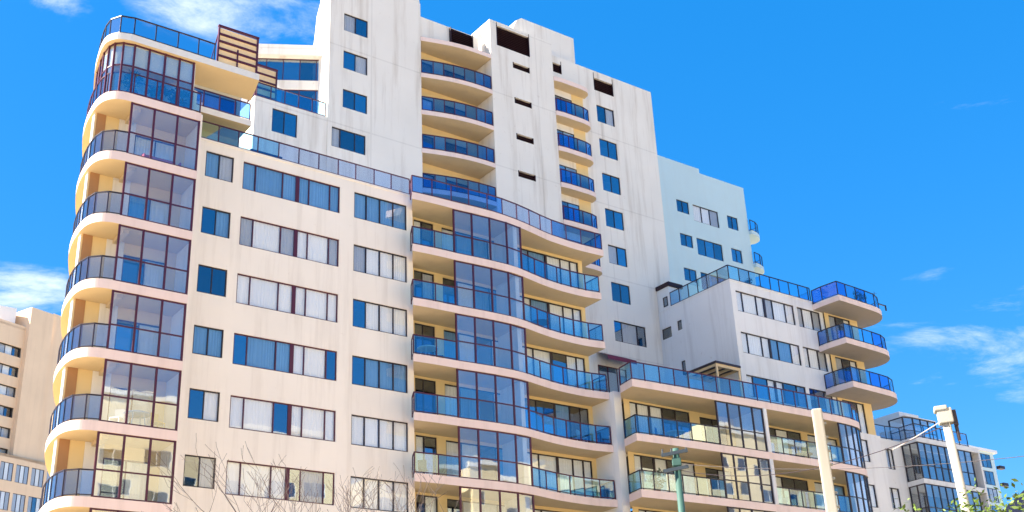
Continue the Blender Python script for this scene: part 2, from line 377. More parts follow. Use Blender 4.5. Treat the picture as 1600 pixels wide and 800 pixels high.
# ------------------------------------------------------------------ the ground
def sheet(name, x0, y0, x1, y1, z, mat):
    b = MB(); b.quad([(x0,y0,z),(x1,y0,z),(x1,y1,z),(x0,y1,z)]); o = add(name, b.mesh(name, [mat])); o['kind'] = 'structure'; return o
asphalt = flat_mat('asphalt', (0.06, 0.06, 0.062), 0.9); paving = flat_mat('concrete_paving', (0.38, 0.36, 0.33), 0.9); lawn = flat_mat('pale_paved_ground', (0.50, 0.41, 0.30), 0.95)
sheet('ground', -700, -700, 900, 900, 0.0, lawn)
sheet('road', -700, 6, 900, 18, 0.004, asphalt)
for nm, ya, yb in (('footpath', -4, 6), ('footpath', 18, 24)):
    b = MB(); b.box(-700, ya, 0.0, 900, yb, 0.13); o = add(nm, b.mesh(nm, [paving])); o['kind'] = 'structure'

# ================================================================== the main building
BB = (34.0, 52.0, 0.0)
bld = empty('apartment_building', BB, 'large cream stepped apartment building with rounded balconies, blue glass railings and tall white tower', 'building')
so = lambda k: 30.70-3.07*k          # underside of balcony slab k
TH = 0.42                            # slab depth
X1 = (1, 0)
def box_part(name, x0, y0, z0, x1, y1, z1, mat, parent=None, bev=0.0):
    b = MB(); b.box(x0-BB[0], y0-BB[1], z0, x1-BB[0], y1-BB[1], z1); me = b.mesh(name, [M[mat]])
    if bev: bevel(me, bev, 2)
    return add(name, me, parent or bld)
def prism_part(name, poly, z0, z1, ms, mt=None, mb=None, parent=None):
    b = MB(); b.prism([(x-BB[0], y-BB[1]) for x, y in poly], z0, z1, 0, 1, 2)
    return add(name, b.mesh(name, [M[ms], M[mt or ms], M[mb or ms]]), parent or bld)

# ---- flat window facade (left of the middle balconies)
FX0, FX1, FY = 17.4, 30.86, 50.0
codesA = ['bg', 'db', 'dd', 'bb', 'dw', 'dg', 'dw']
codesB = ['bbbbbb', 'gwgwwg', 'wwwwww', 'dbbwwd', 'wwdwww', 'wwwdgd', 'wwwwdw']
codesC = ['bbbb', 'gwww', 'dwww', 'dbbb', 'wwww', 'wwww', 'wwdw']
rows = [31.0-3.07*r for r in range(7)]
holes = []
for zt in rows:
    holes += [(18.95-FX0, 20.42-FX0, zt-1.38, zt+0.04, 1.1), (20.93-FX0, 26.40-FX0, zt-1.56, zt, 1.1), (27.25-FX0, 30.50-FX0, zt-1.58, zt-0.05, 1.1)]
wall('facade_wall', bld, (FX0, FY), (FX1, FY), 0, 31.55, holes, 'cream', base=BB)
for r, zt in enumerate(rows):
    window(bld, BB, (18.95, FY), X1, 1.47, zt-1.38, zt+0.04, (0.73,), codes=codesA[r], sill=False, glass='pane')
    window(bld, BB, (20.93, FY), X1, 5.47, zt-1.56, zt, (0.70, 2.20, 3.04, 3.69, 4.90), frame='maroon', codes=codesB[r], thick=(3.04, 0.20))
    window(bld, BB, (27.25, FY), X1, 3.25, zt-1.58, zt-0.05, (0.77, 1.60, 2.42), codes=codesC[r])
# solid body behind, terrace floor, parapet cap and its railing
box_part('wall', FX1-0.14, FY+0.002, 0, FX1-0.001, 50.62, 31.55, 'cream')
terr = box_part('terrace', FX0, 50.0+0.001, 31.15, 44.0, 60.0, 31.5, 'roofband')
capb = box_part('parapet', 17.5, 49.96, 31.55, FX1+0.01, 50.22, 31.66, 'cream', terr, 0.015)
posts = [(x, 50.10) for x in (17.5, 18.5, 19.56, 20.63, 21.69, 22.85, 24.0, 25.16, 26.31, 27.37, 28.5, 29.57, 30.74)]
rl = add('terrace_railing', None, bld, (0, 0, 31.66)); railing(rl, BB, posts, 1.02, 0.0, codes=['rail_clear' if i > 4 else 'rail' for i in range(12)])

# ---- rounded balcony stack at the left end
LY = 46.95
L_curve = smooth_path([(14.15, LY), (13.72, 46.99), (13.35, 47.17), (13.08, 47.55), (12.96, 48.1), (12.95, 48.8), (13.03, 49.8), (13.20, 50.8), (13.42, 51.7), (14.05, 53.6), (15.0, 56.0)], 4)
L_out = [(17.42, 50.5), (17.42, LY)] + L_curve + [(16.5, 57.0), (17.42, 57.0)]
L_rail_path = [(x+0.09 if y > 47.5 else x+0.03, y+0.08 if y < 47.5 else y) for x, y in L_curve[:-3]]
gl_posts = [(x, LY+0.06) for x in (14.18, 15.24, 16.33, 17.36)]
for k in range(0, 8):
    z0 = so(k)
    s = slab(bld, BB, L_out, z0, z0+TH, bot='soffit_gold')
    if k == 0:
        path = [(17.36, LY+0.06)] + [(14.18, LY+0.06)] + L_rail_path[1:]
        pts = resample([(17.36, LY+0.06), (14.18, LY+0.06)], 1.06)[:-1] + resample([(14.18, LY+0.06)]+L_rail_path[1:], 0.62)
        railing(s, BB, pts, 1.08, TH, codes=['rail']*5+['rail_clear']*(len(pts)-6))
    else:
        pts = resample([(14.18, LY+0.06)]+L_rail_path[1:], 0.60)
        railing(s, BB, pts, 1.08, TH, frame='charcoal', codes=['rail_clear']*(len(pts)-1))
        glazing(s, BB, gl_posts, TH, 3.07, TH+1.12)
# inner walls of the stack: back wall with doors, end pier, brown panel
hol = []
for k in range(0, 8): hol.append((15.0-13.1, 17.0-13.1, so(k)+TH+0.01-3.07, so(k)-0.55, 0.9))
wall('balcony_back_wall', bld, (13.1, 48.75), (17.42, 48.75), 0, so(0), hol, 'yellow', base=BB)
for k in range(0, 7): box_part('wall_panel', 14.2, 48.70, so(k+1)+TH+0.005, 14.98, 48.746, so(k)-0.005, 'white')
box_part('pier', 13.06, 48.76, 0, 13.5, 49.06, so(0), 'white')
for k in range(0, 7):
    box_part('wall_panel', 13.16, 48.715, so(k+1)+TH, 13.58, 48.748, so(k), 'brown')
    window(bld, BB, (15.0, 48.75), X1, 2.0, so(k)-3.07+TH+0.01, so(k)-0.55, (1.0,), frame='maroon', codes=random.choice(['wd', 'dw', 'ww', 'bw']), glass='pane', name='sliding_door')
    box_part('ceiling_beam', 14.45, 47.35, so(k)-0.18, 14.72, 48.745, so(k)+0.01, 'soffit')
wall('side_wall', bld, (17.3, 60.0), (14.6, 49.08), 0, so(0), (), 'yellow', base=BB)
# return of the glass stack on its right hand side
box_part('wall', 17.425, 47.02, 0, 17.52, 49.999, 31.1, 'cream')

# ---- penthouse over the stack
ZR = 33.77
R_out = [(20.60, 48.75), (20.15, 46.80), (14.0, 46.78)] + smooth_path([(13.76, 46.78), (13.21, 46.98), (12.93, 47.38), (12.86, 47.9), (12.95, 48.8), (13.3, 50.5), (14.2, 53.5)], 4) + [(17.1, 53.5), (17.1, 48.75)]
rs = slab(bld, BB, R_out, ZR, ZR+0.36, 'roofband', 'soffit_gold', name='roof_slab')
rp = [(17.83, 46.9), (17.01, 46.88), (16.0, 46.88), (14.92, 46.88), (13.9, 46.88)] + resample(smooth_path([(13.9, 46.88), (13.30, 47.05), (13.04, 47.42), (12.97, 47.9), (13.05, 48.8), (13.4, 50.5), (14.2, 53.2)], 4), 0.62)[1:]
railing(rs, BB, rp, 0.98, 0.36, frame='charcoal', codes=['rail_clear']*(len(rp)-1))
pg = smooth_path([(16.9, 47.02), (14.0, 46.98), (13.42, 47.1), (13.12, 47.42), (13.03, 47.95), (13.1, 48.8), (13.45, 50.4)], 6)
pgp = [(16.9, 47.0), (16.2, 47.0), (15.5, 47.0), (14.75, 47.0), (14.05, 47.0), (13.55, 47.1), (13.24, 47.35), (13.1, 47.75), (13.08, 48.4), (13.16, 49.1), (13.35, 50.2)]
pz = add('penthouse_glazing', None, bld, (0, 0, so(0)+TH)); glazing(pz, BB, pgp, 0.0, ZR-so(0)-TH, 1.45)
M['blind'] = flat_mat('cream_blind', (0.70, 0.66, 0.52), 0.9, spec=0.1, var=0.08)
for (xa, ya), (xb, yb) in list(zip(pgp, pgp[1:]))[:8]:
    L = math.hypot(xb-xa, yb-ya)-0.1; add('blind', box_mesh(round(L, 2), 0.01, random.choice([1.1, 1.15, 1.4]), 'blind'), pz, (xb-BB[0]+(xa-xb)/L*0.04+0.02, yb-BB[1]+0.07, 1.46), math.atan2(ya-yb, xa-xb))
box_part('wall', 16.9, 47.08, so(0)+TH, 17.02, 48.9, ZR, 'roofband')
wall('penthouse_wall', bld, (13.4, 49.3), (18.0, 49.3), so(0)+TH, ZR, [(1.2, 3.6, so(0)+TH+0.02, ZR-0.4, 0.8)], 'roofband', base=BB)
window(bld, BB, (14.6, 49.3), X1, 2.4, so(0)+TH+0.02, ZR-0.4, (1.2,), codes='ww', frame='maroon', name='sliding_door')
# small balcony under the penthouse eave
sb = slab(bld, BB, [(17.5, 50.30), (21.35, 50.30), (21.35, 52.2), (17.5, 52.2)], 33.30, 33.64, 'roofband', 'soffit_gold')
railing(sb, BB, [(17.9, 50.38), (18.75, 50.38), (19.6, 50.38), (20.45, 50.38), (21.28, 50.38)], 1.0, 0.34, glass='rail_deep')
wall('penthouse_wall', bld, (17.1, 52.0), (21.4, 52.0), 31.5, 36.1, [(0.5, 4.1, 33.66, 35.6, 0.8)], 'soffit_gold', base=BB)
window(bld, BB, (17.6, 52.0), X1, 3.6, 33.66, 35.6, (0.9, 1.8, 2.7), codes='dwgd', frame='maroon')
box_part('roof', 17.1, 52.001, 35.8, 21.4, 56.0, 36.1, 'roofband'); box_part('wall', 21.25, 52.002, 31.5, 21.399, 56.0, 35.79, 'white'); box_part('wall', 17.1, 49.31, 31.1, 17.2, 51.99, 33.76, 'roofband')

# ---- middle balcony stack with S-shaped fronts
MFp = smooth_path([(30.05, 48.72), (31.2, 48.62), (32.7, 48.57), (34.4, 48.45), (35.7, 48.42), (36.6, 48.46), (37.3, 48.6), (38.6, 48.92), (39.7, 49.12), (41.0, 49.22), (42.2, 49.2), (43.28, 49.02)], 3)
M_out = MFp + [(43.29, 50.61), (30.9, 50.61), (30.84, 50.0)]
M_top = smooth_path([(30.05, 48.72), (31.2, 48.62), (32.7, 48.57), (34.4, 48.47), (35.7, 48.48), (37.2, 48.66), (38.7, 48.98), (39.86, 49.24), (41.9, 49.40), (43.0, 49.38), (44.0, 49.33)], 3)
M_tout = M_top + [(44.05, 52), (30.84, 52), (30.84, 50.0)]
mp_ = lambda P, x: (x, on_path(P, x)+0.08)
M_posts_top = [(30.5, 49.6), (30.12, 48.82)] + [mp_(M_top, x) for x in (31.32, 32.54, 33.66, 34.88, 35.94, 37.06, 38.11, 39.08, 40.08, 41.24, 42.41, 43.5, 43.95)] + [(43.97, 50.4), (43.99, 51.6)]
for k in range(0, 7):
    z0 = so(k)
    if k == 0:
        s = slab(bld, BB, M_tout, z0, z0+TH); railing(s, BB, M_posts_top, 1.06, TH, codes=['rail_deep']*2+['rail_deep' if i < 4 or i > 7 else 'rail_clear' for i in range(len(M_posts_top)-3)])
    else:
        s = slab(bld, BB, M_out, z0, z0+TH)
        railing(s, BB, [(30.5, 49.6), (30.12, 48.82)]+[mp_(MFp, x) for x in (31.43, 32.66)], 1.06, TH)
        railing(s, BB, [mp_(MFp, x) for x in (37.22, 38.33, 39.2, 40.18, 41.22, 42.3, 43.22)]+[(43.22, 50.3)], 1.06, TH)
        glazing(s, BB, [mp_(MFp, x) for x in (32.66, 33.8, 34.96, 36.11, 37.18)], TH, 3.07, TH+1.12)
hol = []; MW = 50.6; MX0, MX1 = 30.87, 44.3
for k in range(0, 6):
    zf, zt = so(k+1)+TH+0.02, so(k)-0.12
    hol += [(31.3-MX0, 32.6-MX0, zf, zt, 1.4), (33.15-MX0, 37.4-MX0, zf, zt-0.05, 1.4), (38.2-MX0, 43.63-MX0, zf, zt-0.05, 1.4)]
wall('balcony_back_wall', bld, (MX0, MW), (43.30, MW), 0, so(0)+0.02, [h for h in hol if h[1] < 43.3-MX0] + [(h[0], 43.0-MX0, *h[2:]) for h in hol if h[1] >= 43.3-MX0], 'yellow', base=BB)
mc1 = ['wd', 'dg', 'dd', 'dd', 'wd', 'dw', 'ww']; mc2 = ['wbbw', 'dwbb', 'bwdw', 'wbdw', 'wwdb', 'dwww']; mc3 = ['bbwww', 'wbwww', 'wwdww', 'ddbdd', 'wwwww', 'wwwww']
for k in range(0, 6):
    zf, zt = so(k+1)+TH+0.02, so(k)-0.12
    window(bld, BB, (31.3, MW), X1, 1.3, zf, zt, (0.55,), codes=mc1[k], name='sliding_door')
    window(bld, BB, (33.15, MW), X1, 4.25, zf, zt-0.05, (1.0, 2.1, 3.2), codes=mc2[k], name='sliding_door')
    window(bld, BB, (38.2, MW), X1, 4.8, zf, zt-0.05, (1.05, 2.35, 3.45, 4.2), codes=mc3[k], thick=(2.35, 0.16), name='sliding_door')
    # the pier between the two flats behind the glass enclosure
    box_part('pier', 36.75, 48.75, so(k+1)+TH, 37.02, 50.59, so(k), 'white')
# fin wall between the two balcony stacks
box_part('fin_wall', 43.30, 48.67, 0, 43.86, 56.0, so(3)+TH-0.01, 'grey')

# ---- right hand balcony block
RFp = smooth_path([(42.8, 46.5), (45.0, 46.36), (50.0, 46.12), (56.0, 45.92), (59.0, 45.86), (60.6, 45.95), (61.7, 46.2), (62.4, 46.75), (62.6, 47.6)], 3)
R_out2 = [(43.85, 48.66), (43.05, 47.8)] + RFp + [(62.6, 49.0), (43.87, 49.0)]
rpp = lambda x: (x, on_path(RFp[:-9], x)+0.08)
def rx(a, b, step): 
    n = max(1, round((b-a)/step)); return [a+(b-a)*i/n for i in range(n+1)]
RB = 48.5
for k in range(3, 7):
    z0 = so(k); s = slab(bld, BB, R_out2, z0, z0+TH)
    if k == 3:
        p = [(43.8, 48.6), (43.12, 47.8), (42.9, 46.6)] + [rpp(x) for x in rx(43.8, 61.0, 1.075)] + [(61.9, 46.45), (62.35, 47.0)]
        railing(s, BB, p, 1.06, TH, codes=['rail']*(len(p)-1))
    else:
        railing(s, BB, [(43.12, 47.8), (42.9, 46.6)] + [rpp(x) for x in rx(43.78, 48.9, 1.06)], 1.06, TH, frame='charcoal', glass='rail')
        glazing(s, BB, [rpp(x) for x in (48.94, 49.83, 50.77, 51.8, 52.62)], TH, 3.07, TH+1.1, frame='charcoal')
        railing(s, BB, [rpp(x) for x in rx(52.98, 59.25, 1.05)], 1.06, TH, frame='charcoal', glass='rail')
        glazing(s, BB, [rpp(x) for x in (59.33, 60.05, 60.7)] + [(61.3, 46.15), (61.9, 46.42), (62.4, 46.95)], TH, 3.07, TH+1.1, frame='charcoal')
        box_part('fin_wall', 52.67, on_path(RFp[:-9], 52.8)-0.03, so(k)+TH, 52.92, RB-0.01, so(k)+3.07, 'grey')
hol = []
for k in range(3, 6):
    zf, zt = so(k+1)+TH+0.02, so(k)-0.1
    hol += [(0.44, 5.15, zf, zt, 1.4), (5.95, 8.2, zf, zt-0.15, 1.4), (9.2, 14.9, zf, zt, 1.4), (15.5, 18.4, zf, zt, 1.4)]
wall('balcony_back_wall', bld, (43.86, RB), (62.6, RB), 0, so(3)+0.02, hol, 'yellow', base=BB)
rc1 = ['wwwdd', 'wdwdw', 'wwwww']; rc2 = ['dd', 'dw', 'dw']; rc3 = ['wwdwd', 'wdwdd', 'dwwdw']; rc4 = ['wbw', 'wwb', 'www']
for k in range(3, 6):
    zf, zt = so(k+1)+TH+0.02, so(k)-0.1
    window(bld, BB, (44.3, RB), X1, 4.71, zf, zt, (0.6, 1.55, 2.55, 3.6), codes=rc1[k-3], thick=(1.55, 0.14), name='sliding_door')
    window(bld, BB, (49.81, RB), X1, 2.25, zf, zt-0.15, (1.1,), codes=rc2[k-3], name='sliding_door')
    window(bld, BB, (53.06, RB), X1, 5.7, zf, zt, (1.1, 2.2, 3.4, 4.5), codes=rc3[k-3], name='sliding_door')
    window(bld, BB, (59.36, RB), X1, 2.9, zf, zt, (0.95, 1.9), codes=rc4[k-3], name='sliding_door')
# end wall past the balconies, with its small windows
hol = []
for k in range(3): hol.append((64.0-62.6, 64.75-62.6, 19.85+0.2-3.0*k, 21.35+0.2-3.0*k, 0.9))
wall('wall', bld, (62.6, 48.0), (66.2, 48.0), 0, 22.0, hol, 'grey', base=BB)
for k in range(3): window(bld, BB, (64.0, 48.0), X1, 0.75, 20.05-3.0*k, 21.55-3.0*k, (), codes='w')
box_part('wall', 62.45, 47.99, 0, 62.599, 49.2, 21.9, 'grey'); box_part('wall', 66.05, 48.002, 0, 66.2, 60, 22.0, 'grey')
tr2 = box_part('terrace', 43.9, 48.6, so(3)+0.02, 66.0, 56.0, so(3)+TH-0.03, 'roofband')

# ---- upper right block
UX0, UX1, UY, UT = 54.7, 63.75, 49.2, 31.35
hol = []; zrow = [30.75, 27.87, 24.95]
for zt in zrow: hol += [(0.45, 6.05, zt-1.45, zt, 1.2), (6.38, 8.72, zt-1.45, zt, 1.2)]
wall('facade_wall', bld, (UX0, UY), (UX1, UY), so(3)+TH, UT, hol, 'grey', base=BB)
uc1 = ['wwwgww', 'wwwbbw', 'wdwwdb']; uc2 = ['gwg', 'wwg', 'ddg']
for r, zt in enumerate(zrow):
    window(bld, BB, (UX0+0.45, UY), X1, 5.6, zt-1.45, zt, (0.62, 1.95, 2.72, 3.5, 4.75), codes=uc1[r], thick=(2.72, 0.18))
    window(bld, BB, (UX0+6.38, UY), X1, 2.34, zt-1.45, zt, (0.55, 1.55), codes=uc2[r])
hs_ = [(56.1-55.95, 56.1-55.0, 29.3, 30.08, 0.6), (56.1-54.4, 56.1-53.95, 29.5, 30.2, 0.6), (56.1-54.4, 56.1-54.0, 26.3, 27.3, 0.6)]
wall('side_wall', bld, (UX0, 56.1), (UX0, UY), so(3)+TH, UT, hs_, 'grey', base=BB)
dS = (0, -1)
for h in hs_: window(bld, BB, (UX0, 56.1-h[0]), dS, h[1]-h[0], h[2], h[3], (), codes='d')
ur = box_part('roof', UX0+0.01, UY+0.01, UT-0.3, 66.0, 62.0, UT-0.002, 'roofband')
uc = MB(); uc.box(UX0-0.03-BB[0], UY-0.03-BB[1], UT, UX1-BB[0], UY+0.2-BB[1], UT+0.1); uc.box(UX0-0.03-BB[0], UY+0.2-BB[1], UT, UX0+0.2-BB[0], 56.0-BB[1], UT+0.1)
add('parapet', uc.mesh('parapet', [M['grey']]), ur)
r3 = add('terrace_railing', None, bld, (0, 0, UT+0.1))
railing(r3, BB, [(54.8, y) for y in (54.9, 54.0, 53.1, 52.2, 51.3, 50.3, 49.3)] + [(x, 49.3) for x in (55.79, 56.77, 57.8, 58.79, 59.68, 60.66, 61.63, 62.6, 62.82)], 1.05, 0.0, frame='charcoal', glass='rail')
# stair box beside the tower with a dark cap
box_part('stair_box', 54.72, 54.9, UT+0.0, 55.9, 56.09, 33.0, 'grey')
box_part('stair_cap', 54.62, 54.75, 33.0, 56.0, 56.09, 33.3, 'louvre', None, 0.02)
window(bld, BB, (54.715, 55.5), dS, 0.42, 31.6, 32.3, (), codes='d', inset=-0.01)
# round balconies at its right end
U_out = [(62.75, 49.19), (62.72, 48.3), (62.85, 46.95)] + smooth_path([(65.2, 47.05), (67.3, 47.2), (68.25, 47.6), (68.85, 48.3), (69.0, 49.2), (68.7, 50.2)], 4) + [(67.0, 50.6), (63.76, 50.6), (63.76, 49.19)]
for k in range(3):
    z0 = 30.8-3.07*k; s = slab(bld, BB, U_out, z0, z0+0.40, bot='soffit_shaded')
    pp = [(62.82, 49.15), (62.8, 48.3), (62.94, 47.05)] + [(63.9, 47.1), (65.0, 47.14), (66.1, 47.2), (67.2, 47.3), (68.05, 47.62), (68.7, 48.3), (68.88, 49.2)]
    railing(s, BB, pp, 1.04, 0.40, frame='charcoal', codes=['rail_deep']*3+[random.choice(['rail', 'rail_deep']) for _ in range(len(pp)-4)])
hol = []
for k in range(4): hol.append((0.45, 2.75, 30.8-3.07*k-2.6, 30.8-3.07*k-0.08, 0.9))
wall('balcony_back_wall', bld, (63.76, 49.1), (67.3, 49.1), 20, 31.2, hol, 'yellow', base=BB)
for k in range(4): window(bld, BB, (64.21, 49.1), X1, 2.3, 30.8-3.07*k-2.6, 30.8-3.07*k-0.08, (0.8, 1.6), codes='gdw', name='sliding_door')
box_part('wall', 67.15, 49.11, 20, 67.299, 60, 31.19, 'grey')

# ================================================================== the tower
TY = 56.1
hol = []
def tw(x0, x1, zt, h, dep=0.9): hol.append((x0, x1, zt-h, zt, dep))
TW = []
for r in range(6): TW.append((50.5, 1.68, 47.0-2.82*r, 1.42, (0.86,)))
TW.append((50.47, 2.85, 30.06, 1.48, (0.7, 2.1)))
for r in range(3): TW.append((29.68, 1.72, 47.08-2.82*r, 1.32, (0.86,)))
TW.append((28.98, 2.33, 38.55, 1.36, (0.6, 1.6)))
for x, w, zt, h, dv in TW: tw(x, x+w, zt, h)
LV = [(50.42, 52.3, 48.22, 49.72), (46.1, 47.4, 48.5, 49.58)]
for a, b_, c, d in LV: hol.append((a, b_, c, d, 0.25))
ZT0 = 20.0; ZTOP = 49.9
def tower_wall(x0, x1, z1, name='tower_wall', y=TY):
    hh = [(h[0]-x0, h[1]-x0, *h[2:]) for h in hol if h[0] >= x0 and h[1] <= x1]
    return wall(name, bld, (x0, y), (x1, y), ZT0, z1, hh, 'white', base=BB)
tower_wall(28.68, 35.35, 50.0); tower_wall(46.0-0.02, 56.2, ZTOP)
for x, w, zt, h, dv in TW:
    window(bld, BB, (x, TY), X1, w, zt-h, zt, dv, frame='charcoal', codes=random.choice(['dd', 'gd', 'dg', 'dd'])+'d', glass='pane')
def louvre(x0, x1, z0, z1, y):
    b = MB(); n = int((z1-z0)/0.14); b.box(0, 0.16, 0, x1-x0, 0.18, z1-z0)
    for i in range(n):
        zz = (i+0.5)*(z1-z0)/n; b.quad([(0, 0.02, zz-0.06), (x1-x0, 0.02, zz-0.06), (x1-x0, 0.13, zz+0.05), (0, 0.13, zz+0.05)])
    for a, c in ((0, 0.05), (x1-x0-0.05, x1-x0)): b.box(a, -0.01, 0, c, 0.15, z1-z0)
    add('louvre', b.mesh('louvre', [M['louvre']]), bld, (x0-BB[0], y-BB[1], z0))
for a, b_, c, d in LV: louvre(a, b_, c, d, TY)
# rounded shoulder of the left part and the solid body
def profile_part(name, prof, y0, y1, mat, bev=0.0):
    """prof = outline in (x, z), extruded along y"""
    b = MB(); n = len(prof); ar = sum(prof[k][0]*prof[(k+1) % n][1]-prof[(k+1) % n][0]*prof[k][1] for k in range(n))
    if ar < 0: prof = prof[::-1]
    P = [(x-BB[0], z) for x, z in prof]; ya, yb = y0-BB[1], y1-BB[1]
    b.quad([(x, ya, z) for x, z in P]); b.quad([(x, yb, z) for x, z in reversed(P)])
    for k in range(n):
        (xa, za), (xb, zb) = P[k], P[(k+1) % n]; b.quad([(xa, yb, za), (xb, yb, zb), (xb, ya, zb), (xa, ya, za)])
    me = b.mesh(name, [M[mat]])
    return add(name, me, bld)
profile_part('tower_wall', [(28.68, 49.999), (35.349, 49.999)] + [(35.349, 50.001)] + [(34.75+0.6*math.cos(t), 50.0+0.62*math.sin(t)) for t in [i*math.pi/16 for i in range(0, 9)]] + [(33.0, 50.75), (28.68, 50.9)], TY, 57.2, 'white')
# side of the tower: flares out towards the terraces below (outline in y, z)
b = MB(); prof = [(56.1, 20), (64, 20), (61.0, 38.0), (59.8, 41.9), (59.7, 43.5), (59.2, 44.0), (58.72, 44.5), (58.35, 45.2), (58.15, 46.2), (57.95, 47.5), (57.5, 48.3), (57.3, 49.2), (57.2, 50.9), (56.1, 50.9)]
b.quad([(28.679-BB[0], y-BB[1], z) for y, z in reversed(prof)]); b.quad([(35.3-BB[0], y-BB[1], z) for y, z in prof])
for (ya, za), (yb, zb) in zip(prof[1:-2], prof[2:-1]): b.quad([(28.679-BB[0], ya-BB[1], za), (28.679-BB[0], yb-BB[1], zb), (35.3-BB[0], yb-BB[1], zb), (35.3-BB[0], ya-BB[1], za)])
add('side_wall', b.mesh('side_wall', [M['white']]), bld)
b = MB(); b.quad([(56.2-BB[0], TY-BB[1], 20), (56.2-BB[0], 66-BB[1], 20), (56.2-BB[0], 66-BB[1], ZTOP), (56.2-BB[0], TY-BB[1], ZTOP)])
b.quad([(35.31-BB[0], 66-BB[1], 20), (35.31-BB[0], 66-BB[1], ZTOP), (56.2-BB[0], 66-BB[1], ZTOP), (56.2-BB[0], 66-BB[1], 20)])
b.quad([(35.31-BB[0], 57.3-BB[1], 20), (35.31-BB[0], 57.3-BB[1], 48.2), (35.31-BB[0], 66-BB[1], 48.2), (35.31-BB[0], 66-BB[1], 20)])
b.quad([(40.2-BB[0], TY-BB[1]+0.3, ZTOP-0.3), (56.2-BB[0], TY-BB[1]+0.3, ZTOP-0.3), (56.2-BB[0], 66-BB[1], ZTOP-0.3), (40.2-BB[0], 66-BB[1], ZTOP-0.3)])
b.box(45.98-BB[0], TY+0.002-BB[1], ZTOP-0.6, 56.199-BB[0], TY+0.25-BB[1], ZTOP-0.001)
add('tower_body', b.mesh('tower_body', [M['white']]), bld)
# first balcony bay (recessed) with curved slabs
B1a, B1b, B1Y = 35.35, 40.58, 57.2
T_s = lambda k: 44.2-2.82*k
hol1 = []
for k in range(-1, 7):
    zf, zt = T_s(k+1)+0.36, T_s(k)-0.72
    hol1 += [(0.02, 1.65, zf, zt, 1.0), (2.5, 4.3, zf, zt, 1.0)]
wall('balcony_back_wall', bld, (B1a, B1Y), (B1b, B1Y), 24, 47.1, hol1, 'yellow', base=BB)
for k in range(-1, 6):
    zf, zt = T_s(k+1)+0.36, T_s(k)-0.72
    window(bld, BB, (B1a+0.02, B1Y), X1, 1.63, zf, zt, (0.82,), codes=['dw', 'gd', 'dg', 'wd'][k % 4], frame='charcoal', name='sliding_door')
    window(bld, BB, (B1a+2.5, B1Y), X1, 1.8, zf, zt, (0.9,), codes='dd', frame='charcoal', name='sliding_door')
B1f = smooth_path([(35.36, 56.06), (36.2, 55.82), (37.4, 55.52), (38.6, 55.35), (39.7, 55.3), (40.56, 55.32)], 4)
B1_out = B1f + [(40.56, 57.19), (35.36, 57.19)]
for k in range(-1, 6):
    z0 = T_s(k); s = slab(bld, BB, B1_out, z0, z0+0.32)
    if k >= 0: railing(s, BB, [(x, on_path(B1f, x)+0.07) for x in (35.42, 36.2, 36.9, 37.6, 38.4, 39.2, 39.9, 40.5)], 1.05, 0.32, glass='rail_deep')
box_part('wall', 35.352, 55.98+0.121, 20, 35.40, 57.19, 50.0, 'white'); 
profile_part('tower_wall', [(35.41, 47.53), (40.2, 47.53), (40.2, 49.1), (35.41, 49.1)], TY+0.15, TY+0.5, 'white')
louvre(37.77, 39.62, 47.85, 49.02, TY-0.05)
box_part('roof', 35.41, TY+0.5, 48.2, 40.2, 65.9, 48.5, 'roofband')
# louvre shaft, standing a little forward
SY = 55.35
holS = [(0.55, 3.38, 48.35, 50.25, 0.25)] + [(1.85, 3.28, 46.95-2.83*i, 47.42-2.83*i, 0.3) for i in range(4)]
wall('shaft_wall', bld, (40.58, SY), (45.98, SY), 24, 50.3, [(max(0, a-0.02), b_, c, d, e) for a, b_, c, d, e in holS], 'white', base=BB)
for a, b_, c, d, e in holS: louvre(40.58+a, 40.58+b_, c, d, SY)
box_part('wall', 40.578, SY+0.002, 24, 40.66, 57.2, 50.3, 'white'); box_part('wall', 45.90, SY+0.002, 24, 45.979, 56.12, 50.3, 'white')
box_part('roof', 40.58, SY+0.002, 50.0, 45.979, 65.8, 50.299, 'white')
# plant room with a rounded shoulder
profile_part('plant_room', [(43.5, 49.7), (43.5, 50.9), (43.62, 51.6), (43.9, 52.2), (44.35, 52.55), (49.2, 52.55), (49.2, 49.7)], 56.6, 66, 'white')
# second balcony bay
for k in range(-1, 5):
    z0 = T_s(k)+0.05
    B2_out = [(46.0, 56.09), (45.98, 55.25), (46.6, 55.18)] + smooth_path([(48.3, 55.18), (48.95, 55.28), (49.3, 55.6), (49.38, 56.09)], 4)
    s = slab(bld, BB, B2_out, z0, z0+0.36)
    if k >= 0: railing(s, BB, [(46.05, 56.0), (46.05, 55.3), (46.9, 55.27), (47.7, 55.26), (48.5, 55.3), (49.05, 55.45), (49.28, 55.95)], 1.05, 0.36, glass='rail_deep')
    if k < 4:
        zf, zt = T_s(k+1)+0.44, T_s(k)-0.5
        window(bld, BB, (46.12, TY), X1, 2.0, zf, zt, (1.0,), codes='db'[k % 2]+'d', inset=-0.01, frame='charcoal', glass='pane_dark', name='sliding_door')
        box_part('wall_panel', 48.13, TY-0.012, zf, 49.2, TY-0.002, T_s(k)+0.04, 'yellow')

# stepped block left of the tower with terrace rail
hol = [(25.1-23.97, 26.72-23.97, 37.05, 38.62, 0.9)]
wall('tower_wall', bld, (23.97, TY+0.05), (28.678, TY+0.05), 20, 39.1, hol, 'white', base=BB)
window(bld, BB, (25.1, TY+0.05), X1, 1.62, 37.05, 38.62, (0.8,), codes='dd')
box_part('side_wall', 23.97, TY+0.052, 20, 24.05, 64, 39.1, 'white'); stt = box_part('terrace', 23.98, TY+0.06, 38.7, 28.67, 63.5, 39.0, 'roofband')
r4 = add('terrace_railing', None, bld, (0, 0, 39.1)); railing(r4, BB, [(x, TY+0.15) for x in (24.1, 25.0, 25.9, 26.8, 27.7, 28.6)], 1.0, 0.0)
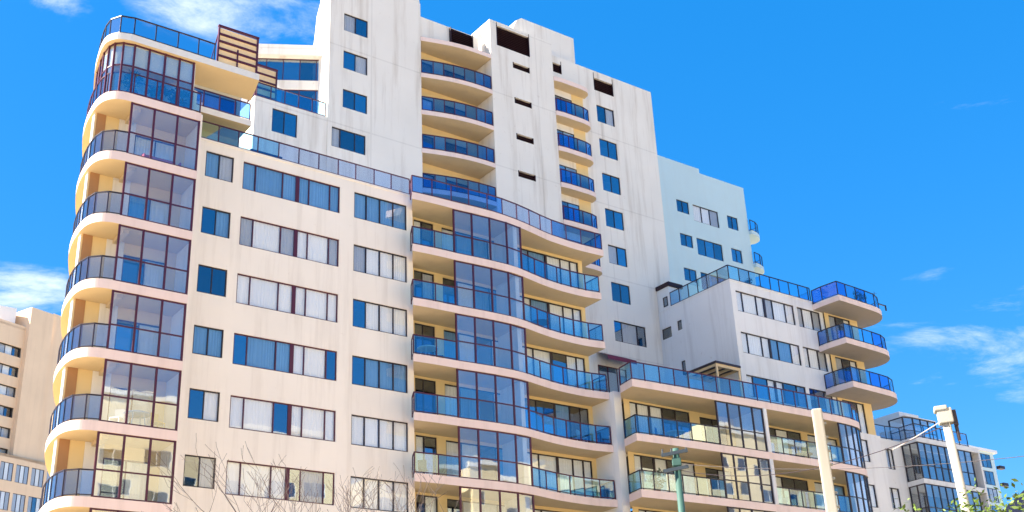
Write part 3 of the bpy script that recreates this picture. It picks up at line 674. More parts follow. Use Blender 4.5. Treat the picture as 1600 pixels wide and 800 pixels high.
# rear rooms behind the terrace
A, Bp = (24.6, 59.7), (29.6, 56.9)
d = Vector((Bp[0]-A[0], Bp[1]-A[1])); Lr = d.length; dn = d.normalized()
wall('rear_wall', bld, A, Bp, 36, 44.0, [(0.4, Lr-0.2, 42.35, 43.95, 0.8), (0.4, Lr-0.2, 39.6, 41.7, 0.8)], 'white', base=BB)
for a, c in ((42.35, 43.95), (39.6, 41.7)):
    window(bld, BB, (A[0]+dn.x*0.4, A[1]+dn.y*0.4), (dn.x, dn.y), Lr-0.6, a, c, tuple((Lr-0.6)*i/5 for i in range(1, 5)), frame='maroon', codes='ddddd')
nn = Vector((dn.y, -dn.x))
def off(P, a, c): return (P[0]+dn.x*a+nn.x*c, P[1]+dn.y*a+nn.y*c)
prism_part('roof', [off(A, -0.3, 0.35), off(Bp, 0.4, 0.35), off(Bp, 0.4, -8), off(A, -0.3, -8)], 44.0, 44.75, 'white')

# purple door awning and doors at the foot of the tower
awn = MB(); awn.quad([(48.7-BB[0], 55.0-BB[1], 26.95), (51.2-BB[0], 55.0-BB[1], 26.95), (51.2-BB[0], 56.09-BB[1], 27.5), (48.7-BB[0], 56.09-BB[1], 27.5)])
awn.quad([(48.7-BB[0], 55.0-BB[1], 26.68), (51.2-BB[0], 55.0-BB[1], 26.68), (51.2-BB[0], 55.0-BB[1], 26.95), (48.7-BB[0], 55.0-BB[1], 26.95)])
add('awning', awn.mesh('awning', [M['awning']]), bld)
window(bld, BB, (48.75, TY), X1, 2.4, 23.6, 26.6, (0.8, 1.6), frame='maroon', codes='ddd', inset=-0.02, name='sliding_door')
#@@REST

# ================================================================== things on the main building's terraces
def slat_screen(x0, x1, y, z0, z1, n, label, braces=True):
    o = empty('timber_screen', ((x0+x1)/2, y, z0), label, 'screen', 'timber privacy screens on the roof terrace')
    w = x1-x0; h = z1-z0; b = MB()
    for xx in (-w/2, w/2-0.07): b.box(xx, -0.06, 0, xx+0.07, 0.06, h)
    b.box(-w/2-0.02, -0.07, h, w/2+0.02, 0.07, h+0.08)
    for i in range(1, n): b.box(-w/2+0.07, -0.05, i*h/n-0.045, w/2-0.07, 0.05, i*h/n+0.045)
    if braces: b.box(-0.03, -0.045, 0, 0.03, 0.045, h*0.5)
    add('frame', b.mesh('frame', [M['maroon']]), o)
    for i in range(n): add('board', box_mesh(round(w-0.16, 2), 0.03, round(h/n-0.12, 2), 'timber'), o, (-w/2+0.08, 0.03, i*h/n+0.06))
    for xx in (-w/2+0.03, w/2-0.03):
        b = MB(); b.box(xx-0.03, 0.061, 0, xx+0.03, 1.2, 0.06); b.bar((xx, 1.17, 0.04), (xx, 0.08, h*0.8), 0.05, 0.05)
        add('prop', b.mesh('prop', [M['maroon']]), o)
    return o
slat_screen(17.95, 20.05, 46.90, 34.14, 36.2, 5, 'larger timber slat screen with maroon frame at the edge of the left roof terrace')
s2 = slat_screen(24.1, 25.5, 56.6, 39.0, 41.5, 5, 'smaller timber slat screen standing lower, right of the larger one', False)
s2['group'] = 'timber privacy screens on the roof terrace'
# plants on the top left balcony
leafm = flat_mat('dark_leaf', (0.05, 0.10, 0.04), 0.6, var=0.4); leafy = flat_mat('yellow_green_leaf', (0.10, 0.155, 0.018), 0.6, var=0.45); barkm = flat_mat('grey_bark', (0.13, 0.10, 0.09), 0.9, var=0.3)
potm = flat_mat('terracotta', (0.35, 0.16, 0.09), 0.8)
def leaf_cloud(n, rx, ry, rz, size, cz=0.0, clumps=9, seed=1):
    rnd = random.Random(seed); b = MB(); cl = [(rnd.gauss(0, rx*.5), rnd.gauss(0, ry*.5), cz+rnd.uniform(-rz, rz), rnd.uniform(.3, .55)) for _ in range(clumps)]
    for i in range(n):
        cx, cy, c_z, cr = rnd.choice(cl); s = size*rnd.uniform(.6, 1.35)
        d = Vector((rnd.gauss(0, 1), rnd.gauss(0, 1), rnd.gauss(0, 1))).normalized()*cr*rnd.random()**.4
        p = Vector((cx+d.x*rx, cy+d.y*ry, c_z+d.z*rz)); a = Vector((rnd.gauss(0, 1), rnd.gauss(0, 1), rnd.gauss(0, .6)+.3)).normalized(); c = a.orthogonal().normalized(); c.rotate(Matrix.Rotation(rnd.random()*6.3, 3, a))
        b.quad([p, p+a*s*.5+c*s*.22, p+a*s, p+a*s*.5-c*s*.22])
    return b
for i, (x, y, h, lb) in enumerate(((14.3, 47.45, 1.25, 'potted shrub at the rounded corner of the top left balcony, leaves above the rail'), (15.35, 47.5, 0.8, 'low potted shrub behind the middle panes of the top left balcony'), (16.5, 47.5, 0.85, 'potted shrub at the right end of the top left balcony behind glass'))):
    o = empty('potted_plant', (x, y, so(0)+TH), lb, 'plant', 'potted plants on the top left balcony')
    b = MB(); b.tube((0, 0, 0), (0, 0, 0.4), 0.16, 0.22, 12); add('pot', b.mesh('pot', [potm]), o)
    add('foliage', leaf_cloud(500, 0.5, 0.3, h*0.38, 0.16, 0.4+h*0.42, seed=i+3).mesh('foliage', [leafm]), o)
# blue table and yellow chair behind the glass on a lower left balcony
bluep = flat_mat('blue_plastic', (0.05, 0.25, 0.55), 0.4); yelp = flat_mat('yellow_plastic', (0.75, 0.5, 0.05), 0.4); redp = flat_mat('red_plastic', (0.45, 0.06, 0.06), 0.5)
def table(x, y, z, mat, label):
    o = empty('table', (x, y, z), label, 'table'); b = MB(); b.tube((0, 0, 0.70), (0, 0, 0.74), 0.55, 0.55, 24); add('table_top', b.mesh('table_top', [mat]), o)
    for k in range(4):
        t = math.pi/4+k*math.pi/2; b = MB(); b.tube((0.45*math.cos(t), 0.45*math.sin(t), 0), (0.32*math.cos(t), 0.32*math.sin(t), 0.70), 0.02, 0.02, 6); add('leg', b.mesh('leg', [mat]), o)
def chair(x, y, z, rz, mat, label):
    o = empty('chair', (x, y, z), label, 'chair'); o.rotation_euler = (0, 0, rz)
    b = MB(); b.box(-.22, -.22, .42, .22, .22, .46); add('seat', b.mesh('seat', [mat]), o); b = MB(); b.box(-.22, .19, .47, .22, .23, .9); add('backrest', b.mesh('backrest', [mat]), o)
    for sx in (-.2, .2):
        for sy in (-.2, .2): b = MB(); b.tube((sx*1.1, sy*1.1, 0), (sx, sy, .42), .018, .018, 6); add('leg', b.mesh('leg', [mat]), o)
table(15.9, 47.75, so(5)+TH, bluep, 'round blue table behind the glass of a lower left balcony')
chair(16.8, 47.7, so(5)+TH, 0.5, yelp, 'yellow chair behind the lower left balcony glass, beside the blue table')
chair(15.1, 47.8, so(5)+TH, -0.8, M['white_paint'], 'white chair behind the lower left balcony glass, left of the blue table')
b = MB(); b.box(-.8, -.3, 0, .8, .3, .42); b.box(-.8, .22, .43, .8, .36, .85); b.box(-.9, -.3, 0, -.81, .36, .6); b.box(.81, -.3, 0, .9, .36, .6)
tag(add('outdoor_sofa', bevel(b.mesh('outdoor_sofa', [redp]), 0.03), None, (16.0, 47.9, so(1)+TH)), 'red outdoor sofa behind the glass of the second highest left balcony', 'sofa')
# tables, chairs and planters on the open balconies
table(31.4, 49.5, so(3)+TH, M['white_paint'], 'small white table at the left end of the fourth middle balcony')
chair(32.2, 49.6, so(3)+TH, 0.9, M['charcoal'], 'dark chair beside the small white table on the fourth middle balcony')
chair(31.1, 49.6, so(5)+TH, 2.4, M['charcoal'], 'dark chair at the left end of the lowest full middle balcony')
table(39.3, 49.9, so(2)+TH, M['charcoal'], 'dark table behind the curved right glass of the third middle balcony')
chair(41.8, 49.9, so(4)+TH, 0.4, M['white_paint'], 'white chair at the right end of the fifth middle balcony')
table(46.6, 47.4, so(4)+TH, M['white_paint'], 'white table on the upper right balcony left of its glass enclosure')
chair(45.5, 47.5, so(4)+TH, 0.6, bluep, 'blue chair beside the white table on the upper right balcony')
chair(55.3, 47.3, so(5)+TH, 1.2, M['white_paint'], 'white chair on the lower right balcony beside the thick white pole')
table(57.4, 47.4, so(4)+TH, M['charcoal'], 'dark table on the upper right balcony right of the thick white pole')
for i, (x, y, z, lb) in enumerate(((36.5, 51.2, so(0)+TH+0.38, 'shrub in a pot on the top middle terrace behind the glass'), (58.0, 50.6, UT, 'shrub in a pot on the roof terrace of the upper right block'), (44.6, 47.2, so(5)+TH, 'shrub in a pot at the chamfered end of the lower right balcony'), (66.3, 47.9, 31.2, 'shrub in a pot on the top right round balcony'))):
    o = empty('potted_plant', (x, y, z), lb, 'plant'); b = MB(); b.tube((0, 0, 0), (0, 0, 0.4), 0.16, 0.22, 12); add('pot', b.mesh('pot', [potm]), o)
    add('foliage', leaf_cloud(420, 0.42, 0.42, 0.45, 0.14, 0.85, seed=i+40).mesh('foliage', [leafm]), o)
# lean-to pergola against the upper right block
pg_ = empty('pergola', (53.6, 50.4, so(3)+TH), 'small dark roofed timber pergola on the right terrace against the grey side wall', 'pergola')
b = MB(); b.box(-1.15, -1.25, 3.36, 1.08, 1.6, 3.50); add('roof', b.mesh('roof', [M['charcoal']]), pg_)
b = MB(); b.box(-1.1, -1.2, 3.16, 1.07, -1.08, 3.355); b.box(-1.1, 1.4, 3.16, 1.07, 1.52, 3.355)
for i in range(4): b.box(-1.08+i*0.7, -1.08, 3.2, -1.0+i*0.7, 1.4, 3.355)
add('beam', b.mesh('beam', [M['timber']]), pg_)
for x, y in ((-1.0, -1.14), (-1.0, 1.46), (0.98, -1.14)): b = MB(); b.box(x-.06, y-.05, 0, x+.06, y+.05, 3.158); add('post', b.mesh('post', [M['timber']]), pg_)
# bracket arm on the top right balcony
b = MB(); b.bar((0, 0, 0), (1.15, 0.1, 0.05), 0.07, 0.07); b.bar((1.1, 0.1, 0.1), (1.1, 0.1, -0.32), 0.08, 0.08); b.bar((0.1, 0, -0.02), (0.1, 0, -0.85), 0.05, 0.05); b.bar((0.0, 0, 0.0), (-0.1, 0, 0.9), 0.02, 0.02); b.bar((-0.35, 0, 0.7), (0.2, 0, 0.8), 0.015, 0.015)
tag(add('bracket_arm', b.mesh('bracket_arm', [M['charcoal']]), None, (68.6, 48.1, 32.1)), 'dark bracket arm and aerial sticking out from the top right round balcony', 'bracket')
# folded sunshade near the stair windows
b = MB(); b.bar((0, 0, 0), (0, 0, 2.4), 0.05, 0.05); b.tube((0, 0, 1.0), (0, 0, 2.4), 0.14, 0.05, 10)
tag(add('folded_parasol', b.mesh('folded_parasol', [M['charcoal']]), None, (49.3, 52.5, so(3)+TH)), 'folded dark parasol on the right terrace near the stair windows', 'parasol')
# lounge furniture seen through the terrace glass
for i, (x, y, lb) in enumerate(((22.6, 50.8, 'dark daybed behind the terrace glass above the top facade windows'), (38.4, 50.6, 'dark lounge behind the terrace glass of the top middle balcony'))):
    b = MB(); b.box(-.9, -.35, .1, .9, .35, .5); b.box(-.9, .2, .5, .9, .35, .95)
    for sx in (-.8, .8):
        for sy in (-.3, .3): b.box(sx-.04, sy-.04, 0, sx+.04, sy+.04, .1)
    tag(add('daybed', bevel(b.mesh('daybed', [flat_mat('navy_canvas%d' % i, (0.03, 0.05, 0.13), 0.9)]), 0.03), None, (x, y, 31.5 if i == 0 else so(0)+TH+0.4)), lb, 'daybed', 'dark daybeds on the front terraces')

# ================================================================== neighbours
def block(name, parent, x0, y0, x1, y1, z0, z1, mat, base):
    b = MB(); b.box(x0-base[0], y0-base[1], z0-base[2], x1-base[0], y1-base[1], z1-base[2]); return add(name, b.mesh(name, [M[mat]]), parent)
# pale green tower behind, right
GB = (69.0, 64.0, 0.0)
gr = empty('pale_green_building', GB, 'pale green apartment tower with rounded balconies behind the right shoulder of the white tower', 'building')
gs = 64/61.0; gz = lambda z: 1.7+(z-1.7)*gs
hol = []; GW = []
for r in range(4):
    zt = gz(44.55-3.02*r)
    for a, c, h, dv in ((62.72, 64.08, 1.1, 1), (64.55, 67.45, 1.5, 2), (68.5, 69.74, 1.2, 1)):
        x0, x1 = a*gs, c*gs; hol.append((x0-58, x1-58, zt-h*gs, zt, 0.8)); GW.append((x0, x1-x0, zt-h*gs, zt, dv, 'wwg' if (r == 0 and dv == 2) else 'ddd' if dv == 2 and r == 1 else 'dd'))
wall('wall', gr, (58, 64), (71.0*gs, 64), 0, gz(47.75), hol, 'green_wall', base=GB)
for x, w, a, c, dv, cd in GW: window(gr, GB, (x, 64), X1, w, a, c, tuple(w*i/(dv+1) for i in range(1, dv+1)), codes=cd, frame='charcoal')
block('wall', gr, 58, 64.0, 65.8*gs, 64.3, gz(47.75)+0.001, gz(48.15), 'green_wall', GB)
block('wall', gr, 71.0*gs-0.2, 64.002, 71.0*gs-0.001, 72, 0, gz(47.75)-0.002, 'green_wall', GB)
block('roof', gr, 58, 64.01, 71.0*gs-0.01, 72, gz(47.75)-0.6, gz(47.75)-0.3, 'green_wall', GB)
for r in range(4):
    xe = 71.0*gs; z0 = gz(43.3-3.02*r); n = 14
    ol = [(xe+0.002, 63.7)] + [(xe+1.9*math.sin(t), 64.9-1.2*math.cos(t)) for t in [math.pi*i/n for i in range(n+1)]] + [(xe+0.002, 66.1)]
    s = slab(gr, GB, ol, z0, z0+0.35, 'green_wall', 'green_wall'); railing(s, GB, [(xe+1.82*math.sin(t)+0.02, 64.9-1.12*math.cos(t)) for t in [math.pi*i/7 for i in range(8)]], 1.05, 0.35, frame='charcoal')

# tan high-rise behind, left
ta = rad(68); tu = Vector((math.sin(ta), math.cos(ta))); TP = Vector((22.2, 92.4))*1.88; sc = 1.88; tz = lambda z: 1.7+(z-1.7)*sc
TB = (TP.x, TP.y, 0.0)
tb = empty('tan_building', TB, 'tan high-rise with ribbon windows and a blank end wall, left of the rounded balconies', 'building')
tp = lambda u, f=0.0: (TP.x+tu.x*u*sc+tu.y*f, TP.y+tu.y*u*sc-tu.x*f)
UL = -9.0
hol = []
for r in range(7): hol.append((0.5, (-1.05-UL)*sc, tz(34.2-1.6*r)-1.5, tz(34.2-1.6*r), 1.2))
wall('wall', tb, tp(UL), tp(-0.95), tz(25.6), tz(36.0), hol, 'tan', base=TB)
for r in range(7):
    w = (-1.05-UL)*sc-0.5; n = 12
    window(tb, TB, (tp(UL)[0]+tu.x*0.5, tp(UL)[1]+tu.y*0.5), (tu.x, tu.y), w, tz(34.2-1.6*r)-1.5, tz(34.2-1.6*r), tuple(w*i/n for i in range(1, n)), codes=''.join(random.choice('wggwd') for _ in range(n)), frame='charcoal', inset=0.5)
wall('end_wall', tb, tp(-0.95, 0.9), tp(1.15, 0.9), 0, tz(37.55), (), 'tan', base=TB); wall('end_wall', tb, tp(1.15, 0.6), tp(6, 0.6), 0, tz(37.7), (), 'tan', base=TB)
wall('end_wall', tb, tp(-0.95, -12), tp(-0.95, 0.9), 0, tz(37.55), (), 'tan', base=TB)
wall('side_wall', tb, tp(UL, -30), tp(UL), 0, tz(36.0), (), 'tan', base=TB)
hol = []; PW = []
for r in range(5):
    for i in range(9):
        u0 = -9+1.35*i+0.2; hol.append(((u0+9)*sc, (u0+1.1+9)*sc, tz(25.0-2.15*r)-2.5, tz(25.0-2.15*r), 1.0)); PW.append((u0, tz(25.0-2.15*r)))
wall('podium_wall', tb, tp(-9, 1.4), tp(3.4, 1.4), 0, tz(25.6), hol, 'tan', base=TB)
for u0, zt in PW: window(tb, TB, tp(u0, 1.4), (tu.x, tu.y), 1.1*sc, zt-2.5, zt, (0.69, 1.38), codes=random.choice(['gwg', 'wgg', 'ggw', 'gdw']), frame='charcoal')
b = MB(); P = [tp(UL), tp(6), tp(6, -30), tp(UL, -30)]; b.prism([(x-TB[0], y-TB[1]) for x, y in P], tz(36)-0.6, tz(36)-0.3); P = [tp(-9, 1.4), tp(3.4, 1.4), tp(3.4, 0.91), tp(-9, 0.002)]
b.prism([(x-TB[0], y-TB[1]) for x, y in P], tz(25.6)-0.4, tz(25.6)); add('roof', b.mesh('roof', [M['tan']]), tb)
b = MB(); q0 = tp(-2.0, -3); b.box(q0[0]-TB[0]-1.5, q0[1]-TB[1]-1.5, tz(36)-0.3, q0[0]-TB[0]+1.5, q0[1]-TB[1]+1.5, tz(37.5)); add('plant_room', b.mesh('plant_room', [M['white_paint']]), tb)

# grey neighbour, right, with a glazed corner bay
NB = (74.0, 52.0, 0.0)
nb = empty('grey_building', NB, 'grey apartment block with glazed corner bays and white rooftop room, right of the round balconies', 'building')
NWY = 51.4; hol = []
NWn = []
for x0, x1, zt in ((71.2, 72.05, 22.6), (70.55, 72.0, 19.75), (70.55, 72.0, 16.75), (70.55, 72.0, 13.7)):
    hol.append((x0-67.0, x1-67.0, zt-1.5, zt, 0.8)); NWn.append((x0, x1, zt))
wall('wall', nb, (67.0, NWY), (73.2, NWY), 0, 23.3, hol, 'grey', base=NB)
for x0, x1, zt in NWn: window(nb, NB, (x0, NWY), X1, x1-x0, zt-1.5, zt, ((x1-x0)/2,), codes='gw')
wall('bay_back_wall', nb, (73.2, 52.6), (80.5, 52.6), 0, 23.0, (), 'room', base=NB); block('roof', nb, 67.0, 51.41, 80.5, 60, 22.9, 23.2, 'grey', NB)
block('wall', nb, 80.5, 50.0, 80.7, 60, 0, 23.2, 'grey', NB)
for r in range(4):
    z0 = 19.95-3.02*r+3.02
    s = slab(nb, NB, [(73.05, 51.39), (72.95, 49.9), (80.49, 49.9), (80.49, 52.59), (73.21, 52.59), (73.21, 51.39)], z0, z0+0.34, 'grey', 'grey')
    if r == 0: railing(s, NB, [(67.2, 51.5), (68.7, 51.5), (70.2, 51.5), (71.7, 51.5), (73.1, 51.3), (73.1, 50.0)] + [(73.1+1.05*i, 50.0) for i in range(1, 7)], 1.0, 0.34, frame='charcoal', codes=['rail_clear']*11)
    else: glazing(s, NB, [(73.12, 51.3), (73.1, 50.65), (73.1, 50.0)] + [(73.1+0.80*i, 50.0) for i in range(1, 9)], 0.34, 3.02, 1.35, frame='charcoal')
block('roof_room', nb, 75.9, 53.0, 78.3, 57, 23.2, 26.4, 'white_paint', NB)
gl_ = add('roof_glasshouse', None, nb, (0, 0, 23.2)); glazing(gl_, NB, [(73.6, 52.4), (73.6, 51.2), (74.5, 51.0), (75.4, 51.0), (76.3, 51.0), (77.2, 51.0)], 0.0, 2.0, 1.0, frame='charcoal')
block('glasshouse_roof', nb, 73.5, 50.9, 77.3, 52.49, 25.2, 25.26, 'white_paint', NB)

# far pale building at the right edge
FB = (191.0, 120.0, 0.0); fs = 1.5; fz = lambda z: 1.7+(z-1.7)*fs
fb = empty('far_pale_building', FB, 'distant pale building with grid of green tinted windows beyond the right lamp pole', 'building')
hol = []; FW = []
for r in range(5):
    for i, (x0, x1) in enumerate(((118.6, 121.0), (121.4, 124.0), (124.4, 127.4), (127.8, 131.2))):
        hol.append((x0*fs-176, x1*fs-176, fz(34.15-2.1*r), fz(35.85-2.1*r), 0.8)); FW.append((x0*fs, (x1-x0)*fs, fz(34.15-2.1*r), fz(35.85-2.1*r), i))
wall('wall', fb, (176, 120), (131.9*fs, 120), 0, fz(36.1), hol, 'green_wall', base=FB)
for x, w, a, c, i in FW: window(fb, FB, (x, 120), X1, w, a, c, tuple(w*k/4 for k in range(1, 4)), codes=random.choice(['dgdd', 'ddgg', 'gddd']), frame='charcoal', fw=0.1)
block('roof', fb, 175.5, 119.6, 132.5*fs, 130, fz(36.1), fz(36.45), 'white_paint', FB)
block('wall', fb, 131.9*fs-0.2, 120.01, 131.9*fs, 130, 0, fz(36.1)-0.01, 'green_wall', FB)
for i, zz in enumerate((34.3, 32.2)):
    b = MB(); b.box(0, -0.3, 0, 1.5, 0.5, 0.55); add('floodlight', b.mesh('floodlight', [M['charcoal']]), fb, (132.6*fs-FB[0], 0, fz(zz)))

# sunlit blocks across the street, behind the camera: they show only mirrored in the glass
def opposite(x0, x1, y, h, label, mat='oppo', seed=0):
    B = ((x0+x1)/2, y, 0.0); o = empty('opposite_building', B, label, 'building'); rnd = random.Random(seed)
    hol = []; W = []; nx = int((x1-x0)/4.6); pit = (x1-x0)/nx
    for r in range(int((h-2)/3.1)):
        for i in range(nx):
            w = 2.6; u0 = i*pit+(pit-w)/2; z0 = 1.0+3.1*r
            hol.append((u0, u0+w, z0, z0+1.5, 0.6)); W.append((u0, w, z0))
    wall('wall', o, (x1, y), (x0, y), 0, h, hol, mat, base=B)
    for u0, w, z0 in W:
        if z0 > 12: window(o, B, (x1-u0, y), (-1, 0), w, z0, z0+1.5, (w/2,), codes='', frame='white_paint', inset=0.05)
    block('wall', o, x0, y-14, x0+0.2, y-0.01, 0, h-0.01, mat, B); block('wall', o, x1-0.2, y-14, x1, y-0.01, 0, h-0.01, mat, B); block('roof', o, x0+0.21, y-14, x1-0.21, y-0.01, h-0.5, h-0.2, mat, B)
    block('parapet', o, x0-0.2, y-0.3, x1+0.2, y+0.25, h+0.001, h+0.5, 'white_paint', B)
opposite(30, 58, -9, 35.5, 'cream block across the street mirrored in the lower left balcony glass', seed=1)
opposite(63, 88, -11, 33.5, 'second cream block across the street mirrored in the lower middle balcony glass', seed=2)
opposite(95, 128, -9, 40, 'tall cream block across the street mirrored in the right balcony glass', seed=3)
opposite(-40, 22, -26, 26, 'wide cream block across the street behind the viewer', seed=4)

# ================================================================== street things
def at(az, rng, tan=None):
    a = rad(az); return (rng*math.sin(a), rng*math.cos(a), 1.7+rng*tan if tan else 0)
whitep = wall_mat('weathered_white_paint', (0.40, 0.385, 0.335), (0.22, 0.17, 0.11), 0.6, fine=60)
# wide white pole in front of the right balconies
x, y, zt = at(51.35, 19.0, 0.277)
pl = empty('white_pole', (x, y, 0), 'thick white tapering steel pole in front of the right balconies', 'pole'); pl.rotation_euler = (0, 0, rad(-48))
b = MB(); b.quad([(-.108, -.10, 0), (.108, -.10, 0), (.080, -.075, zt), (-.080, -.075, zt)]); b.quad([(.108, -.10, 0), (.108, .10, 0), (.080, .075, zt), (.080, -.075, zt)]); b.quad([(.108, .10, 0), (-.108, .10, 0), (-.080, .075, zt), (.080, .075, zt)]); b.quad([(-.108, .10, 0), (-.108, -.10, 0), (-.080, -.075, zt), (-.080, .075, zt)]); b.quad([(-.080, -.075, zt), (.080, -.075, zt), (.080, .075, zt), (-.080, .075, zt)])
add('shaft', bevel(b.mesh('shaft', [whitep]), 0.03, 3), pl)
for i in range(14):
    b = MB(); b.tube((0, 0, 0), (0.035, 0, 0), .022, .022, 8); add('bolt', CACHE.setdefault('bolt', b.mesh('bolt', [whitep])), pl, (.081+.0005*i*3, -.03, zt-0.25-0.22*i))
# right pole with lamp head and wire
x, y, zt = at(57.55, 23.0, 0.262)
pr = empty('lamp_pole', (x, y, 0), 'slim white pole with box lamp head near the right edge', 'lamp post'); pr.rotation_euler = (rad(1.1), rad(-1.6), rad(-52))
b = MB(); b.tube((0, 0, 0), (0, 0, zt-0.1), 0.115, 0.075, 14); add('shaft', smooth(b.mesh('shaft', [whitep])), pr)
b = MB(); b.box(-.13, -.12, zt-.28, .13, .12, zt); b.box(-.17, -.14, zt-.04, .06, .14, zt+.05); add('lamp_head', bevel(b.mesh('lamp_head', [whitep]), 0.02, 2), pr)
b = MB(); b.box(.131, -.08, zt-.34, .2, .08, zt-.05); b.tube((.16, 0, zt-.34), (.16, 0, zt-.62), .035, .03, 8); add('junction_box', b.mesh('junction_box', [M['charcoal']]), pr)
# teal utility pole with cross arms
x, y, zt = at(44.45, 32.0, 0.255)
teal = flat_mat('teal_green_paint', (0.04, 0.105, 0.088), 0.6, var=0.25); steel = flat_mat('weathered_steel', (0.035, 0.05, 0.065), 0.5)
tpn = empty('utility_pole', (x, y, 0), 'teal green utility pole with two cross arms in front of the middle right balconies', 'utility pole'); tpn.rotation_euler = (0, 0, rad(-44))
b = MB(); b.tube((0, 0, 0), (0, 0, zt), 0.13, 0.085, 14); add('shaft', smooth(b.mesh('shaft', [teal])), tpn)
for zz, w in ((zt-.14, .40), (zt-.58, .38)):
    b = MB(); b.bar((-w, -.12, zz-0.05), (w*.8, -.12, zz+0.04), .07, .09); add('cross_arm', b.mesh('cross_arm', [steel]), tpn)
b = MB(); b.box(-.13, -.12, zt-.50, .12, .11, zt-.28); add('bracket_box', bevel(b.mesh('bracket_box', [teal]), 0.02), tpn)
for xx in (-.36, -.12, .28):
    b = MB(); b.tube((xx, -.12, zt-.16), (xx, -.12, zt-.02), .03, .02, 8); add('insulator', b.mesh('insulator', [steel]), tpn)
def wire(p, q, sag, r, label, mat):
    b = MB(); p = Vector(p); q = Vector(q); n = 14; P = [p.lerp(q, i/n)-Vector((0, 0, sag*4*(i/n)*(1-i/n))) for i in range(n+1)]
    for a, c in zip(P, P[1:]): b.tube(a, c, r, r, 6, cap=False)
    tag(add('overhead_wire', smooth(b.mesh('overhead_wire', [mat])), None), label, 'wire', 'overhead wires')
lw = flat_mat('pale_cable', (0.5, 0.45, 0.42), 0.6)
wire(at(44.6, 32, 0.236), at(57.5, 23.0, 0.253), 0.5, 0.008, 'thin dark wire sagging from the teal pole to the right lamp pole', M['charcoal'])
wire(at(44.45, 32, 0.242), at(70, 26, 0.22), 0.5, 0.007, 'lower dark wire running right from the teal pole past the white pole', M['charcoal'])
wire(at(57.35, 23.0, 0.2585), at(54.5, 30, 0.236), 0.02, 0.012, 'short pale cable from the lamp head down toward the grey neighbour', lw)

# bare winter trees in front of the facade
def bare_tree(az, rng, tan, seed, label, spread=0.5, nb=5):
    x, y, zt = at(az, rng, tan); o = empty('bare_tree', (x, y, 0), label, 'tree', 'bare trees in front of the facade'); rnd = random.Random(seed)
    t = MB(); br = MB(); th = zt*0.5; p = Vector((0, 0, 0)); r = 0.11
    for i in range(5):
        q = p+Vector((rnd.gauss(0, .05), rnd.gauss(0, .05), th/5)); t.tube(p, q, r, r*.9, 10, cap=False); p = q; r *= .9
    def grow(p, d, L, r, lev):
        n = 4
        for i in range(n):
            d = (d+Vector((rnd.gauss(0, .10), rnd.gauss(0, .10), rnd.gauss(0.03, .06)))).normalized(); q = p+d*(L/n); r1 = max(.004, r*(0.88 if lev else .92)); br.tube(p, q, r, r1, 6 if lev < 2 else 4, cap=False); p = q; r = r1
            if lev < 4 and i >= (1 if lev else 2) and rnd.random() < (.7 if lev < 3 else .4):
                s = Vector((rnd.gauss(0, 1), rnd.gauss(0, 1), rnd.uniform(-.1, .7))).normalized(); grow(p, (d*.75+s*.65).normalized(), L*rnd.uniform(.5, .72), r*.55, lev+1)
        if lev < 4: grow(p, (d+Vector((rnd.gauss(0, .3), rnd.gauss(0, .3), .1))).normalized(), L*.62, r*.8, lev+1)
    for k in range(nb):
        a = k*6.283/nb+rnd.uniform(-.4, .4); grow(p-Vector((0, 0, th*.12*rnd.random())), Vector((math.cos(a)*spread, math.sin(a)*spread, 1)).normalized(), zt*.27, r*.5, 0)
    mz = max(v[2] for v in br.v)
    f = (zt-p.z)/(mz-p.z); br.v = [(vx, vy, p.z+(vz-p.z)*f if vz > p.z else vz) for vx, vy, vz in br.v]
    add('trunk', smooth(t.mesh('trunk', [barkm])), o); add('branches', smooth(br.mesh('branches', [barkm])), o)
bare_tree(25.3, 27, 0.270, 5, 'bare leafless tree whose twigs rise before the left windows', 0.55)
bare_tree(28.9, 29, 0.255, 9, 'bare leafless tree whose twigs rise before the windows by the middle balconies', 0.5)
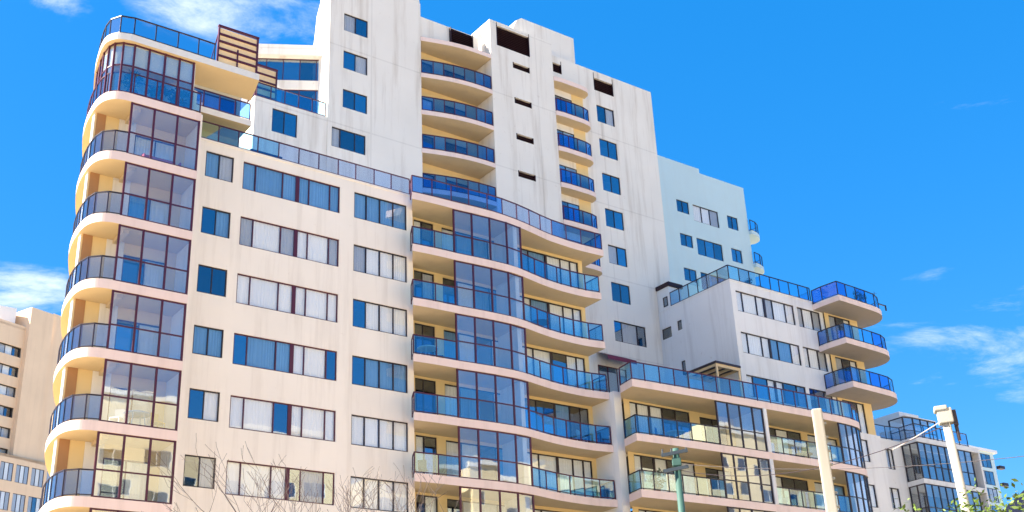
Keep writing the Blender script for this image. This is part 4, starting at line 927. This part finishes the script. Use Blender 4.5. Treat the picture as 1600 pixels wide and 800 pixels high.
bare_tree(22.3, 31, 0.222, 14, 'lowest bare leafless tree below the leftmost facade windows', 0.5)

# leafy trees and dark roof at the bottom right
def leafy_tree(az, rng, tan, seed, rxy, label, n=16000):
    x, y, zt = at(az, rng, tan); o = empty('leafy_tree', (x, y, 0), label, 'tree', 'leafy trees at the bottom right'); rnd = random.Random(seed)
    t = MB(); t.tube((0, 0, 0), (0.05, 0, zt*.55), .12, .06, 10, cap=False)
    for k in range(9):
        a = k*.9+rnd.random(); t.tube((0.03, 0, zt*(.3+.02*k)), (rxy*.8*math.cos(a), rxy*.8*math.sin(a), zt*rnd.uniform(.6, .95)), .04, .008, 6, cap=False)
    add('trunk', smooth(t.mesh('trunk', [barkm])), o)
    b = leaf_cloud(n, rxy, rxy, zt*.34, .085, zt*.60, 60, seed); mz = max(v[2] for v in b.v); k = zt/mz
    b.v = [(vx, vy, vz*k) for vx, vy, vz in b.v]; add('crown', b.mesh('crown', [leafy]), o)
leafy_tree(57.9, 18, 0.206, 21, 0.75, 'yellow green leafy tree top left of the dark roof at bottom right')
leafy_tree(60.3, 16, 0.195, 22, 0.8, 'yellow green leafy tree top before the dark roof in the bottom right corner')
leafy_tree(54.9, 24, 0.172, 23, 1.0, 'low leafy tree top below the glazed bays of the grey neighbour')
navy = flat_mat('navy_roof', (0.006, 0.008, 0.022), 0.85, spec=0.1)
HB = at(63.2, 36.0); hb = empty('house', HB, 'house with dark navy hipped roof in the bottom right corner', 'house'); hb.rotation_euler = (0, 0, rad(-20))
b = MB(); b.box(-4, -4, 0, 4, 4, 5.6); add('wall', b.mesh('wall', [M['tan']]), hb)
b = MB(); e = [(-4.6, -4.6, 5.6), (4.6, -4.6, 5.6), (4.6, 4.6, 5.6), (-4.6, 4.6, 5.6)]; r0, r1 = (-1.5, 0, 9.15), (1.5, 0, 9.15)
b.quad([e[0], e[1], r1, r0]); b.quad([e[1], e[2], r1]); b.quad([e[2], e[3], r0, r1]); b.quad([e[3], e[0], r0]); b.quad([e[3], e[2], e[1], e[0]])
add('roof', b.mesh('roof', [navy]), hb)
